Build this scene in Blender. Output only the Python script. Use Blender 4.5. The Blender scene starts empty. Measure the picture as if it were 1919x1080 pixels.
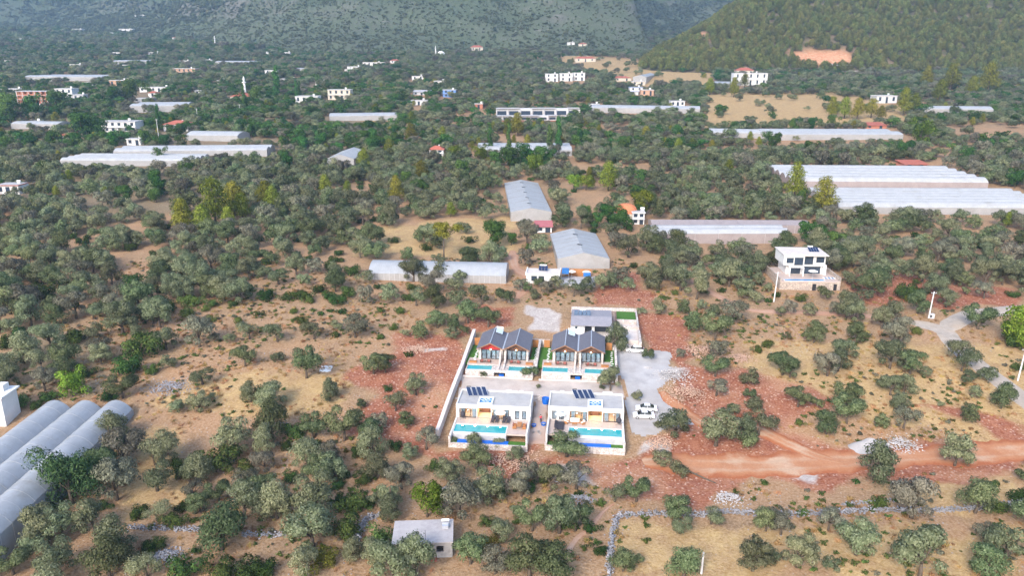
import bpy, bmesh, math, random
import numpy as np
from mathutils import Vector, Matrix

S = bpy.context.scene
# ------------------------------------------------------------------ camera, sky, sun, exposure
CAM_H, PITCH, FPX = 74.0, math.radians(17.0), 1450.0       # drone: 74 m up, 17 deg down
cam_d = bpy.data.cameras.new('camera'); cam = bpy.data.objects.new('camera', cam_d)
S.collection.objects.link(cam)
cam.location = (0, 0, CAM_H); cam.rotation_euler = (math.pi/2 - PITCH, 0, 0)
cam_d.sensor_width = 36; cam_d.lens = 36*FPX/1919; cam_d.clip_start = 1; cam_d.clip_end = 12000
S.camera = cam
SUN_EL, SUN_AZ = math.radians(36), math.radians(205)        # soft evening light from behind the camera
w = bpy.data.worlds.new('World'); S.world = w; w.use_nodes = True
nt = w.node_tree; bg = nt.nodes['Background']
sky = nt.nodes.new('ShaderNodeTexSky'); sky.sky_type = 'NISHITA'; sky.sun_disc = False
sky.sun_elevation = SUN_EL; sky.sun_rotation = SUN_AZ; sky.air_density = 1.0; sky.dust_density = 2.5
nt.links.new(sky.outputs[0], bg.inputs[0]); bg.inputs[1].default_value = 0.15
sd = bpy.data.lights.new('sun', 'SUN'); sd.energy = 1.3; sd.angle = math.radians(15); sd.color = (1, .93, .84)
sun = bpy.data.objects.new('sun', sd); S.collection.objects.link(sun)
sdir = Vector((math.sin(SUN_AZ)*math.cos(SUN_EL), math.cos(SUN_AZ)*math.cos(SUN_EL), math.sin(SUN_EL)))
sun.rotation_euler = (-sdir).to_track_quat('-Z', 'Y').to_euler()
S.view_settings.view_transform = 'Standard'; S.view_settings.look = 'None'
S.view_settings.exposure = 1.44; S.view_settings.gamma = 1.0; S.view_settings.use_curve_mapping = False
S.cycles.max_bounces = 5; S.cycles.diffuse_bounces = 2; S.cycles.glossy_bounces = 2
S.cycles.transmission_bounces = 3; S.cycles.transparent_max_bounces = 6; S.cycles.volume_bounces = 0
S.cycles.caustics_reflective = False; S.cycles.caustics_refractive = False

COL = S.collection
R = np.random.default_rng(7); random.seed(7)
def rad(a): return math.radians(a)

# ------------------------------------------------------------------ numeric helpers
def _hash(i, j, s):
    h = (i*374761393 + j*668265263 + s*974634773) & 0xffffffff
    h = ((h ^ (h >> 13))*1274126177) & 0xffffffff
    return ((h ^ (h >> 16)) & 0xffff)/65535.0
def vnoise(x, y, s=0):
    x = np.asarray(x, float); y = np.asarray(y, float)
    i = np.floor(x).astype(np.int64); j = np.floor(y).astype(np.int64)
    fx = x-i; fy = y-j; fx = fx*fx*(3-2*fx); fy = fy*fy*(3-2*fy)
    a = _hash(i, j, s); b = _hash(i+1, j, s); c = _hash(i, j+1, s); d = _hash(i+1, j+1, s)
    return (a*(1-fx)+b*fx)*(1-fy) + (c*(1-fx)+d*fx)*fy
def fbm(x, y, s=0, o=3):
    t = 0; a = .5; n = 0
    for k in range(o):
        t = t + a*vnoise(x*2**k, y*2**k, s+k); n += a; a *= .5
    return t/n
def sstep(a, b, x):
    t = np.clip((x-a)/(b-a), 0, 1); return t*t*(3-2*t)
_py = np.arange(-200, 6000, 1.0)
_pz = np.interp(_py, [-200, 60, 120, 131, 158, 175, 200, 300, 500, 800, 1100, 1500, 2000, 6000],
                [-4, -1.2, -.3, 0, 4.2, 5.9, 8.3, 14, 24.5, 39.5, 56, 86, 120, 320])
_k = np.exp(-.5*(np.arange(-12, 13)/4.0)**2); _k /= _k.sum()
_pz = np.convolve(np.pad(_pz, 12, mode='edge'), _k, 'valid')
def base_z(y): return np.interp(y, _py, _pz)
TH = rad(6); C0 = (5.6, 140.0)                              # local frame (u, v) of the villa compound
def to_uv(x, y):
    dx = x-C0[0]; dy = y-C0[1]
    return dx*math.cos(TH)-dy*math.sin(TH), dx*math.sin(TH)+dy*math.cos(TH)
def uv(u, v): return (C0[0]+u*math.cos(TH)+v*math.sin(TH), C0[1]-u*math.sin(TH)+v*math.cos(TH))
def ground_z(x, y):
    x = np.asarray(x, float); y = np.asarray(y, float)
    z = base_z(y) + (fbm(x/60, y/60, 3)-.5)*2.4*sstep(40, 120, np.abs(x-6)+np.abs(y-155)*.8)
    z = z + (fbm(x/400, y/400, 9)-.5)*10*sstep(250, 600, y)
    z = z + (fbm(x/6, y/6, 5)-.5)*.22
    u, v = to_uv(x, y)
    def pad(u0, u1, v0, v1, zz, zin):
        m = (u > u0) & (u < u1) & (v > v0) & (v < v1)
        return np.where(m, np.minimum(zin, zz), zin)
    z = pad(-17.2, -1.8, -6.4, 8.6, 1.2, z); z = pad(1.2, 17, -5.6, 9.7, 1.2, z)
    z = pad(-19, 15.6, 18.8, 37, 5.2, z); z = pad(4, 21.5, 37.5, 57, 7.3, z)
    return z
def hill_z(x, y):
    x = np.asarray(x, float); y = np.asarray(y, float)
    d1 = y-955+(fbm(x/130, y/400, 21)-.5)*60; d2 = ((x-108)*.93-(y-960)*.367)*1.7
    k = 60.0; d = -k*np.log(np.exp(-np.clip(d1, -900, 900)/k)+np.exp(-np.clip(d2, -900, 900)/k))
    return base_z(y) + .42*d*(1+.25*(fbm(x/250, y/250, 31)-.5)) - 3 + (fbm(x/70, y/70, 33)-.5)*np.clip(d, 0, 60)*.35
def mount_z(x, y):
    x = np.asarray(x, float); y = np.asarray(y, float)
    foot = np.interp(x, [-3000, -1300, -900, -560, -300, 120, 235, 300, 3000], [2350, 2250, 1900, 1520, 1340, 1290, 1350, 2050, 2300])
    d = y-foot+(fbm(x/220, y/220, 41, 4)-.5)*160
    k = 60.0; s = k*np.log1p(np.exp(np.clip(d, -700, 700)/k)); s = np.where(d > 650, d, s)
    rid = 1-np.abs(fbm(x/180, y/260, 51, 4)*2-1)
    return base_z(y) - 4 + s*.32 + (rid-.6)*np.clip(d, 0, 400)*.22
def zt(x, y):
    return np.maximum(np.maximum(ground_z(x, y), np.where(np.asarray(y) > 700, hill_z(x, y), -99)), np.where(np.asarray(y) > 1000, mount_z(x, y), -99))
def proj(x, y, z):
    z = z-CAM_H; f = y*math.cos(PITCH)-z*math.sin(PITCH); u = y*math.sin(PITCH)+z*math.cos(PITCH)
    return 959.5+FPX*x/f, 540-FPX*u/f, FPX/f
_T = np.concatenate([np.arange(80, 320, 6), np.arange(320, 1000, 12), np.arange(1000, 3200, 30)])
def at(px, py, dz=0.0):
    """the place on the ground that the photograph shows at a pixel"""
    a = (px-959.5)/FPX; b = (540-py)/FPX
    d = np.array((a, math.cos(PITCH)+b*math.sin(PITCH), -math.sin(PITCH)+b*math.cos(PITCH)))
    P = _T[:, None]*d; h = CAM_H+P[:, 2]-zt(P[:, 0], P[:, 1])-dz
    i = int(np.argmax(h < 0)) or len(_T)-1
    lo, hi = _T[i-1], _T[i]
    for _ in range(2):
        tt = np.linspace(lo, hi, 13); P = tt[:, None]*d; h = CAM_H+P[:, 2]-zt(P[:, 0], P[:, 1])-dz; i = max(1, int(np.argmax(h < 0))); lo, hi = tt[i-1], tt[i]
    t = lo+(hi-lo)*np.clip(h[i-1]/(h[i-1]-h[i]+1e-9), 0, 1); p = d*t
    return Vector((p[0], p[1], float(zt(p[0], p[1])))), FPX/(p[1]*math.cos(PITCH)-p[2]*math.sin(PITCH))

# ------------------------------------------------------------------ scene helpers
def tag(o, label=None, cat=None, group=None, kind=None):
    if label: o['label'] = label
    if cat: o['category'] = cat
    if group: o['group'] = group
    if kind: o['kind'] = kind
    return o
def empty(name, loc, rz=0, **k):
    o = bpy.data.objects.new(name, None); COL.objects.link(o); o.empty_display_size = .3
    o.location = loc; o.rotation_euler = (0, 0, rz); return tag(o, **k)
def link(name, me, parent=None, **k):
    o = bpy.data.objects.new(name, me); COL.objects.link(o); o.parent = parent; return tag(o, **k)
class MB:
    def __init__(s): s.v = []; s.f = []; s.smooth = False
    def box(s, x0, x1, y0, y1, z0, z1):
        n = len(s.v); s.v += [(x0,y0,z0),(x1,y0,z0),(x1,y1,z0),(x0,y1,z0),(x0,y0,z1),(x1,y0,z1),(x1,y1,z1),(x0,y1,z1)]
        s.f += [(n+3,n+2,n+1,n),(n+4,n+5,n+6,n+7),(n,n+1,n+5,n+4),(n+1,n+2,n+6,n+5),(n+2,n+3,n+7,n+6),(n+3,n,n+4,n+7)]; return s
    def poly(s, pts): n = len(s.v); s.v += [tuple(p) for p in pts]; s.f.append(tuple(range(n, n+len(pts)))); return s
    def prism(s, pts, d):
        """closed solid: polygon pts pushed by vector d"""
        n = len(s.v); m = len(pts); s.v += [tuple(p) for p in pts]+[(p[0]+d[0], p[1]+d[1], p[2]+d[2]) for p in pts]
        s.f += [tuple(range(n+m-1, n-1, -1)), tuple(range(n+m, n+2*m))]+[(n+i, n+(i+1) % m, n+m+(i+1) % m, n+m+i) for i in range(m)]; return s
    def tube(s, pts, rr, seg=6):
        pts = [Vector(p) for p in pts]; n0 = len(s.v)
        for i, p in enumerate(pts):
            t = (pts[min(i+1, len(pts)-1)]-pts[max(i-1, 0)]).normalized()
            a = t.orthogonal().normalized(); b = t.cross(a); r = rr[i] if hasattr(rr, '__len__') else rr
            for k in range(seg):
                q = p+(a*math.cos(2*math.pi*k/seg)+b*math.sin(2*math.pi*k/seg))*r; s.v.append(tuple(q))
        for i in range(len(pts)-1):
            for k in range(seg):
                a0 = n0+i*seg+k; b0 = n0+i*seg+(k+1) % seg; s.f.append((a0, b0, b0+seg, a0+seg))
        s.f.append(tuple(n0+k for k in range(seg-1, -1, -1))); s.f.append(tuple(n0+(len(pts)-1)*seg+k for k in range(seg))); return s
    def lathe(s, prof, seg=12, c=(0, 0, 0)):
        n0 = len(s.v)
        for r, z in prof:
            for k in range(seg): s.v.append((c[0]+r*math.cos(2*math.pi*k/seg), c[1]+r*math.sin(2*math.pi*k/seg), c[2]+z))
        for i in range(len(prof)-1):
            for k in range(seg):
                a0 = n0+i*seg+k; b0 = n0+i*seg+(k+1) % seg; s.f.append((a0, b0, b0+seg, a0+seg))
        return s
    def mesh(s, name, m):
        me = bpy.data.meshes.new(name); me.from_pydata(s.v, [], s.f); me.materials.append(m)
        if s.smooth: me.polygons.foreach_set('use_smooth', [True]*len(me.polygons))
        me.update(); return me
    def build(s, name, m, parent=None, **k): return link(name, s.mesh(name, m), parent, **k)
def box(name, m, parent, *a, **k): return MB().box(*a).build(name, m, parent, **k)

# ------------------------------------------------------------------ materials
def nodes(name):
    m = bpy.data.materials.new(name); m.use_nodes = True; t = m.node_tree; b = t.nodes['Principled BSDF']; return m, t, b
def N(t, typ, **k):
    n = t.nodes.new(typ)
    for a, b in k.items():
        if isinstance(a, str) and hasattr(n, a): setattr(n, a, b)
    return n
def mix(t, fac, c1, c2, bt='MIX'):
    n = t.nodes.new('ShaderNodeMix'); n.data_type = 'RGBA'; n.blend_type = bt
    for i, v in ((0, fac), (6, c1), (7, c2)):
        if hasattr(v, 'is_output'): t.links.new(v, n.inputs[i])
        else: n.inputs[i].default_value = v if i == 0 else (*v, 1)
    return n.outputs[2]
def noise(t, scale, co=None, detail=4, rough=.6, typ='ShaderNodeTexNoise'):
    n = t.nodes.new(typ); n.inputs['Scale'].default_value = scale
    if typ == 'ShaderNodeTexNoise': n.inputs['Detail'].default_value = detail; n.inputs['Roughness'].default_value = rough
    if co is not None: t.links.new(co, n.inputs['Vector'])
    return n
def ramp(t, src, a, b):
    n = t.nodes.new('ShaderNodeMapRange'); n.inputs[1].default_value = a; n.inputs[2].default_value = b; n.clamp = True
    t.links.new(src, n.inputs[0]); return n.outputs[0]
def geo_pos(t): return t.nodes.new('ShaderNodeNewGeometry').outputs['Position']
def pm(name, col, rough=.75, var=.18, scale=1.5, metal=0, bump=0, dirt=None, spec=.3):
    m, t, b = nodes(name); co = geo_pos(t)
    n = noise(t, scale, co); lo = tuple(c*(1-var) for c in col); hi = tuple(min(1, c*(1+var)) for c in col)
    c = mix(t, ramp(t, n.outputs[0], .3, .7), lo, hi)
    if dirt:
        n2 = noise(t, scale*.23, co, 6); c = mix(t, ramp(t, n2.outputs[0], .5, .72), c, dirt) if False else mix(t, ramp(t, n2.outputs[0], .48, .75), c, dirt)
    t.links.new(c, b.inputs['Base Color']); b.inputs['Roughness'].default_value = rough; b.inputs['Metallic'].default_value = metal
    b.inputs['Specular IOR Level'].default_value = spec
    if bump:
        bp = t.nodes.new('ShaderNodeBump'); bp.inputs['Strength'].default_value = bump; bp.inputs['Distance'].default_value = .1
        n3 = noise(t, scale*4, co); t.links.new(n3.outputs[0], bp.inputs['Height']); t.links.new(bp.outputs[0], b.inputs['Normal'])
    return m
def emis(name, col, s):
    m, t, b = nodes(name); b.inputs['Base Color'].default_value = (*col, 1); b.inputs['Emission Color'].default_value = (*col, 1); b.inputs['Emission Strength'].default_value = s; return m
def leafmat(name, dark, mid, light, transl=.22):
    m = bpy.data.materials.new(name); m.use_nodes = True; t = m.node_tree; t.nodes.clear()
    g = t.nodes.new('ShaderNodeNewGeometry'); oi = t.nodes.new('ShaderNodeObjectInfo')
    r = t.nodes.new('ShaderNodeValToRGB'); e = r.color_ramp.elements
    e[0].position = 0; e[0].color = (*dark, 1); e[1].position = 1; e[1].color = (*light, 1); q = e.new(.5); q.color = (*mid, 1)
    t.links.new(g.outputs['Random Per Island'], r.inputs[0])
    h = t.nodes.new('ShaderNodeHueSaturation'); t.links.new(r.outputs[0], h.inputs['Color'])
    a = t.nodes.new('ShaderNodeMapRange'); a.inputs[3].default_value = .64; a.inputs[4].default_value = 1.38; t.links.new(oi.outputs['Random'], a.inputs[0]); t.links.new(a.outputs[0], h.inputs['Value'])
    mu = t.nodes.new('ShaderNodeMath'); mu.operation = 'FRACT'; mm = t.nodes.new('ShaderNodeMath'); mm.operation = 'MULTIPLY'; mm.inputs[1].default_value = 7.31
    t.links.new(oi.outputs['Random'], mm.inputs[0]); t.links.new(mm.outputs[0], mu.inputs[0])
    a2 = t.nodes.new('ShaderNodeMapRange'); a2.inputs[3].default_value = .462; a2.inputs[4].default_value = .525; t.links.new(mu.outputs[0], a2.inputs[0]); t.links.new(a2.outputs[0], h.inputs['Hue'])
    d = t.nodes.new('ShaderNodeBsdfDiffuse'); tr = t.nodes.new('ShaderNodeBsdfTranslucent'); mx = t.nodes.new('ShaderNodeMixShader'); mx.inputs[0].default_value = transl
    o = t.nodes.new('ShaderNodeOutputMaterial')
    for n in (d, tr): t.links.new(h.outputs[0], n.inputs[0])
    t.links.new(d.outputs[0], mx.inputs[1]); t.links.new(tr.outputs[0], mx.inputs[2]); t.links.new(mx.outputs[0], o.inputs[0]); return m
M = {}
M['olive'] = leafmat('olive_leaf', (.108, .132, .069), (.195, .225, .125), (.315, .34, .217), .47)
M['olive_grey'] = leafmat('olive_leaf_dry', (.10, .10, .07), (.185, .185, .13), (.29, .285, .21), .4); M['olive_green'] = leafmat('olive_leaf_green', (.075, .105, .048), (.145, .19, .09), (.245, .285, .155), .45)
M['pine'] = leafmat('pine_needle', (.08, .10, .014), (.185, .21, .03), (.30, .32, .06), .35)
M['forest'] = leafmat('forest_pine', (.095, .12, .03), (.19, .215, .06), (.31, .31, .10), .38)
M['broad'] = leafmat('broad_leaf', (.022, .055, .016), (.05, .115, .028), (.10, .19, .05))
M['bright'] = leafmat('bright_leaf', (.06, .10, .012), (.13, .19, .025), (.23, .29, .05))
M['shrub'] = leafmat('shrub_leaf', (.022, .045, .014), (.045, .085, .024), (.09, .14, .04))
M['mshrub'] = leafmat('mountain_scrub', (.085, .105, .06), (.14, .165, .095), (.20, .225, .13), .35)
M['drygrass'] = leafmat('dry_grass', (.22, .13, .05), (.36, .24, .10), (.5, .36, .17))
M['bark'] = pm('bark', (.10, .078, .06), .95, .35, 3)
M['paint'] = pm('white_render', (.64, .64, .645), .7, .05, .8, dirt=(.56, .55, .53))
M['roofgrey'] = pm('screed_roof', (.36, .355, .36), .85, .12, .6, dirt=(.46, .44, .41))
M['concrete'] = pm('concrete', (.42, .42, .44), .9, .15, 1.2, dirt=(.30, .29, .29))
M['oldconc'] = pm('old_concrete', (.34, .33, .34), .9, .18, 1.6, dirt=(.22, .21, .21))
M['slab'] = pm('terrace_tiles', (.46, .37, .33), .55, .10, 2.2)
M['coping'] = pm('coping', (.58, .56, .54), .6, .06, 1)
M['darkroof'] = pm('slate_sheet', (.11, .115, .15), .45, .12, 2, spec=.5)
M['tile'] = pm('red_tile', (.36, .11, .075), .8, .2, 1.2)
M['darkframe'] = pm('dark_frame', (.03, .03, .035), .4, .1)
M['wood'] = pm('wood', (.36, .16, .06), .6, .2, 3)
M['wooddark'] = pm('wood_dark', (.12, .065, .05), .6, .2, 3)
M['redpanel'] = pm('red_panel', (.38, .035, .04), .6, .1)
M['blue'] = pm('blue_liner', (.01, .12, .52), .5, .12, 2)
M['bluetile'] = pm('blue_tile', (.01, .16, .40), .35, .25, 5)
M['solar'] = pm('solar_glass', (.018, .03, .075), .25, .15, spec=.6)
M['silver'] = pm('silver', (.62, .63, .66), .35, .08, metal=.6)
M['lounger'] = pm('charcoal_sling', (.045, .043, .055), .8, .15)
M['cushion'] = pm('rose_cushion', (.30, .10, .09), .85, .15)
M['white'] = pm('white_paint', (.8, .8, .8), .5, .03)
M['canvas'] = pm('canvas', (.72, .70, .66), .9, .05)
M['carpaint'] = pm('white_car_paint', (.78, .79, .81), .22, .02, spec=.6)
M['silvercar'] = pm('silver_car_paint', (.55, .56, .58), .25, .02, spec=.6)
M['tyre'] = pm('tyre', (.02, .02, .02), .85, .1)
M['carglass'] = pm('car_glass', (.015, .02, .025), .08, .05, spec=.7)
M['lampred'] = pm('tail_lamp', (.35, .01, .01), .2, .05)
M['cream'] = pm('cream_wall', (.56, .50, .42), .8, .08)
M['orangewall'] = pm('orange_wall', (.46, .29, .20), .8, .1)
M['brick'] = pm('hollow_brick', (.42, .17, .11), .9, .2, 2)
M['greywall'] = pm('grey_wall', (.50, .50, .52), .85, .1)
M['bluewall'] = pm('blue_wall', (.14, .26, .55), .7, .1)
M['lawn'] = pm('lawn', (.055, .14, .02), .95, .35, 4)
M['gravel'] = pm('gravel', (.36, .352, .36), .95, .16, .35, dirt=(.29, .265, .25), bump=.4)
M['lane'] = pm('lane', (.34, .30, .265), .95, .16, .7, dirt=(.42, .33, .25))
M['dirt'] = pm('dirt_road', (.46, .21, .125), .95, .22, .35, dirt=(.52, .37, .29))
def roadmat(name, c1, c2, c3, soil):
    m, t, b = nodes(name); co = geo_pos(t); n = noise(t, .3, co, 6, .7); n2 = noise(t, .11, co, 5); n3 = noise(t, 2.5, co); c = mix(t, ramp(t, n.outputs[0], .35, .65), c1, c2); c = mix(t, ramp(t, n2.outputs[0], .52, .66), c, c3)
    a = t.nodes.new('ShaderNodeAttribute'); a.attribute_name = 'rim'; q = t.nodes.new('ShaderNodeMath'); q.operation = 'MULTIPLY_ADD'; q.inputs[1].default_value = 1.0; t.links.new(n.outputs[0], q.inputs[0]); t.links.new(a.outputs['Fac'], q.inputs[2]); c = mix(t, ramp(t, q.outputs[0], 1.02, 1.3), c, soil)
    su = t.nodes.new('ShaderNodeMath'); su.operation = 'SUBTRACT'; su.inputs[1].default_value = .3; t.links.new(a.outputs['Fac'], su.inputs[0]); ab = t.nodes.new('ShaderNodeMath'); ab.operation = 'ABSOLUTE'; t.links.new(su.outputs[0], ab.inputs[0]); rut = ramp(t, ab.outputs[0], .2, .02); ru = t.nodes.new('ShaderNodeMath'); ru.operation = 'MULTIPLY'; t.links.new(rut, ru.inputs[0]); t.links.new(ramp(t, n2.outputs[0], .35, .6), ru.inputs[1]); c = mix(t, ru.outputs[0], c, tuple(x*.92 for x in c3))
    c = mix(t, ramp(t, n3.outputs[0], .35, .7), mix(t, 1.0, c, (.85, .84, .83), 'MULTIPLY'), c); t.links.new(c, b.inputs['Base Color']); b.inputs['Roughness'].default_value = 1; b.inputs['Specular IOR Level'].default_value = .05; return m
M['dirt'] = roadmat('dirt_road', (.38, .17, .09), (.45, .225, .125), (.50, .35, .25), (.33, .12, .06))
M['track'] = roadmat('earth_track', (.40, .22, .145), (.44, .27, .19), (.46, .33, .26), (.33, .20, .13))
M['stone'] = pm('limestone', (.27, .27, .295), .9, .4, .8)
M['rubble'] = pm('pink_rubble', (.45, .30, .225), .9, .3, .6)
M['whiterub'] = pm('white_rubble', (.42, .40, .40), .9, .3, .8)
M['skin'] = pm('skin', (.42, .25, .18), .6, .05); M['shirt'] = pm('red_shirt', (.55, .04, .07), .8, .1); M['trouser'] = pm('dark_trousers', (.04, .045, .07), .8, .1); M['hair'] = pm('dark_hair', (.02, .015, .012), .7, .1)
M['warm'] = emis('lit_lamp', (1, .62, .25), 9.0); M['poolamp'] = emis('pool_lamp', (.9, 1, 1), 5.0); M['warmwall'] = pm('warm_wall', (.62, .40, .20), .8, .1)
M['curtain'] = pm('curtain', (.52, .56, .60), .9, .12, 3)
M['pinkfilm'] = None
def film(name, col, var=.1):
    m, t, b = nodes(name); co = geo_pos(t); n = noise(t, .35, co, 5, .7); n2 = noise(t, 2.2, co)
    c = mix(t, ramp(t, n.outputs[0], .3, .75), tuple(x*(1-var*1.6) for x in col), tuple(min(1, x*(1+var)) for x in col))
    c = mix(t, ramp(t, n2.outputs[0], .5, .8), c, tuple(x*.88 for x in col)); n4 = noise(t, .12, co, 6, .8); c = mix(t, ramp(t, n4.outputs[0], .55, .75), c, (col[0]*.74, col[1]*.70, col[2]*.64))
    t.links.new(c, b.inputs['Base Color']); b.inputs['Roughness'].default_value = .38; b.inputs['Specular IOR Level'].default_value = .45
    tl = t.nodes.new('ShaderNodeBsdfTranslucent'); t.links.new(c, tl.inputs[0]); mx = t.nodes.new('ShaderNodeMixShader'); mx.inputs[0].default_value = .22
    o = t.nodes['Material Output']; t.links.new(b.outputs[0], mx.inputs[1]); t.links.new(tl.outputs[0], mx.inputs[2]); t.links.new(mx.outputs[0], o.inputs[0])
    return m
M['film'] = film('film_white', (.47, .485, .51)); M['filmblue'] = film('film_blue', (.41, .435, .475)); M['filmpink'] = film('film_pink', (.40, .34, .335)); M['filmwall'] = film('film_side', (.42, .415, .42)); M['filmclear'] = film('film_clear', (.51, .52, .535))
def glassmat():
    m = bpy.data.materials.new('window_glass'); m.use_nodes = True; t = m.node_tree; t.nodes.clear()
    a = t.nodes.new('ShaderNodeBsdfTransparent'); a.inputs[0].default_value = (.8, .86, .9, 1); g = t.nodes.new('ShaderNodeBsdfGlossy'); g.inputs['Roughness'].default_value = .05
    x = t.nodes.new('ShaderNodeMixShader'); x.inputs[0].default_value = .14; o = t.nodes.new('ShaderNodeOutputMaterial')
    t.links.new(a.outputs[0], x.inputs[1]); t.links.new(g.outputs[0], x.inputs[2]); t.links.new(x.outputs[0], o.inputs[0]); return m
M['glass'] = glassmat()
M['darkglass'] = pm('dark_glass', (.035, .05, .075), .12, .2, .7, spec=.6)
def watermat(name, col):
    m, t, b = nodes(name); n = noise(t, 1.3, geo_pos(t)); c = mix(t, ramp(t, n.outputs[0], .3, .7), tuple(x*.85 for x in col), col)
    t.links.new(c, b.inputs['Base Color']); b.inputs['Roughness'].default_value = .08
    bp = t.nodes.new('ShaderNodeBump'); bp.inputs['Strength'].default_value = .15; bp.inputs['Distance'].default_value = .05
    n2 = noise(t, 3, geo_pos(t)); t.links.new(n2.outputs[0], bp.inputs['Height']); t.links.new(bp.outputs[0], b.inputs['Normal']); return m
M['water'] = watermat('pool_water', (.02, .32, .36)); M['waterblue'] = watermat('pool_water_blue', (.03, .25, .55))
def stonewall(name, c1, c2, joint, sc):
    m, t, b = nodes(name); co = geo_pos(t); v = noise(t, sc, co, typ='ShaderNodeTexVoronoi'); v2 = noise(t, sc, co, typ='ShaderNodeTexVoronoi'); v2.feature = 'DISTANCE_TO_EDGE'
    sp = t.nodes.new('ShaderNodeSeparateColor'); t.links.new(v.outputs['Color'], sp.inputs[0])
    c = mix(t, sp.outputs[0], c1, c2); c = mix(t, ramp(t, v2.outputs['Distance'], .03, .10), joint, c)
    t.links.new(c, b.inputs['Base Color']); b.inputs['Roughness'].default_value = .9
    bp = t.nodes.new('ShaderNodeBump'); bp.inputs['Strength'].default_value = .6; bp.inputs['Distance'].default_value = .06; t.links.new(v2.outputs['Distance'], bp.inputs['Height']); t.links.new(bp.outputs[0], b.inputs['Normal']); return m
M['stonewall'] = stonewall('stone_cladding', (.66, .62, .59), (.42, .37, .35), (.34, .29, .27), 2.0)
M['tanstone'] = stonewall('tan_stone', (.50, .42, .35), (.34, .29, .26), (.25, .21, .19), 1.6)

# ------------------------------------------------------------------ regions of the ground (read off the photograph, turned into places)
def region(pts): return np.array([at(x, y)[0][:2] for x, y in pts])
def sdist(P, poly):
    """signed distance (+ inside) of points to a polygon"""
    x, y = P[:, 0], P[:, 1]; d = np.full(len(P), 1e9); ins = np.zeros(len(P), bool); n = len(poly)
    for i in range(n):
        a = poly[i]; b = poly[(i+1) % n]; e = b-a; t = np.clip(((x-a[0])*e[0]+(y-a[1])*e[1])/(e@e+1e-9), 0, 1)
        d = np.minimum(d, np.hypot(x-a[0]-t*e[0], y-a[1]-t*e[1]))
        c = ((a[1] > y) != (b[1] > y)) & (x < (b[0]-a[0])*(y-a[1])/(b[1]-a[1]+1e-12)+a[0]); ins ^= c
    return np.where(ins, d, -d)
def pdist(P, line):
    d = np.full(len(P), 1e9)
    for a, b in zip(line[:-1], line[1:]):
        e = b-a; t = np.clip(((P-a)@e)/(e@e+1e-9), 0, 1); d = np.minimum(d, np.hypot(*(P-a-t[:, None]*e).T))
    return d
RED = [region(p) for p in (
    [(735, 625), (880, 628), (850, 730), (815, 855), (650, 800), (705, 740), (640, 705), (730, 660)],
    [(790, 835), (1000, 852), (1200, 858), (1250, 800), (1330, 790), (1480, 800), (1570, 835), (1919, 812), (1919, 905), (1650, 905), (1560, 925), (1400, 905), (1310, 965), (1190, 945), (1080, 900), (950, 885), (800, 870)],
    [(1197, 590), (1285, 600), (1300, 680), (1390, 690), (1565, 735), (1480, 800), (1300, 800), (1235, 740), (1270, 690), (1200, 650)],
    [(1690, 750), (1919, 840), (1919, 800), (1730, 745)], [(860, 575), (960, 580), (960, 615), (900, 622), (850, 640)],
    [(1470, 90), (1590, 96), (1605, 112), (1560, 130), (1500, 118)], [(320, 262), (540, 262), (540, 273), (320, 271)],
    [(1580, 520), (1700, 510), (1919, 545), (1919, 575), (1760, 580), (1600, 565)], [(1120, 505), (1190, 510), (1260, 590), (1120, 575)])]
GRASS = [region(p) for p in (
    [(380, 700), (700, 690), (650, 770), (450, 790), (300, 760)], [(1160, 985), (1919, 985), (1919, 1080), (1160, 1080)], [(1400, 640), (1919, 640), (1919, 840), (1650, 800), (1500, 740), (1380, 700)],
    [(640, 435), (960, 405), (985, 480), (650, 480)], [(1310, 165), (1560, 170), (1700, 205), (1690, 237), (1320, 240)], [(1060, 100), (1330, 92), (1340, 165), (1230, 165), (1050, 125)],
    [(1660, 900), (1919, 870), (1919, 960), (1700, 950)], [(610, 218), (720, 215), (720, 240), (610, 243)], [(200, 800), (340, 800), (330, 960), (250, 980)])]
GRAV = [region(p) for p in ([(795, 650), (840, 650), (845, 664), (790, 664)], [(1005, 870), (1060, 875), (1095, 895), (1085, 912), (1040, 905), (1010, 890)], [(1195, 842), (1250, 838), (1250, 856), (1200, 858)], [(980, 570), (1045, 570), (1050, 625), (985, 625)], [(1460, 880), (1510, 878), (1505, 895), (1465, 897)], [(1650, 830), (1720, 832), (1715, 842), (1655, 842)], [(1250, 690), (1285, 690), (1280, 715), (1250, 715)])]
GREEN = [region(p) for p in ([(0, 150), (700, 140), (700, 340), (0, 470)], [(0, 600), (280, 600), (250, 760), (0, 760)])]

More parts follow.
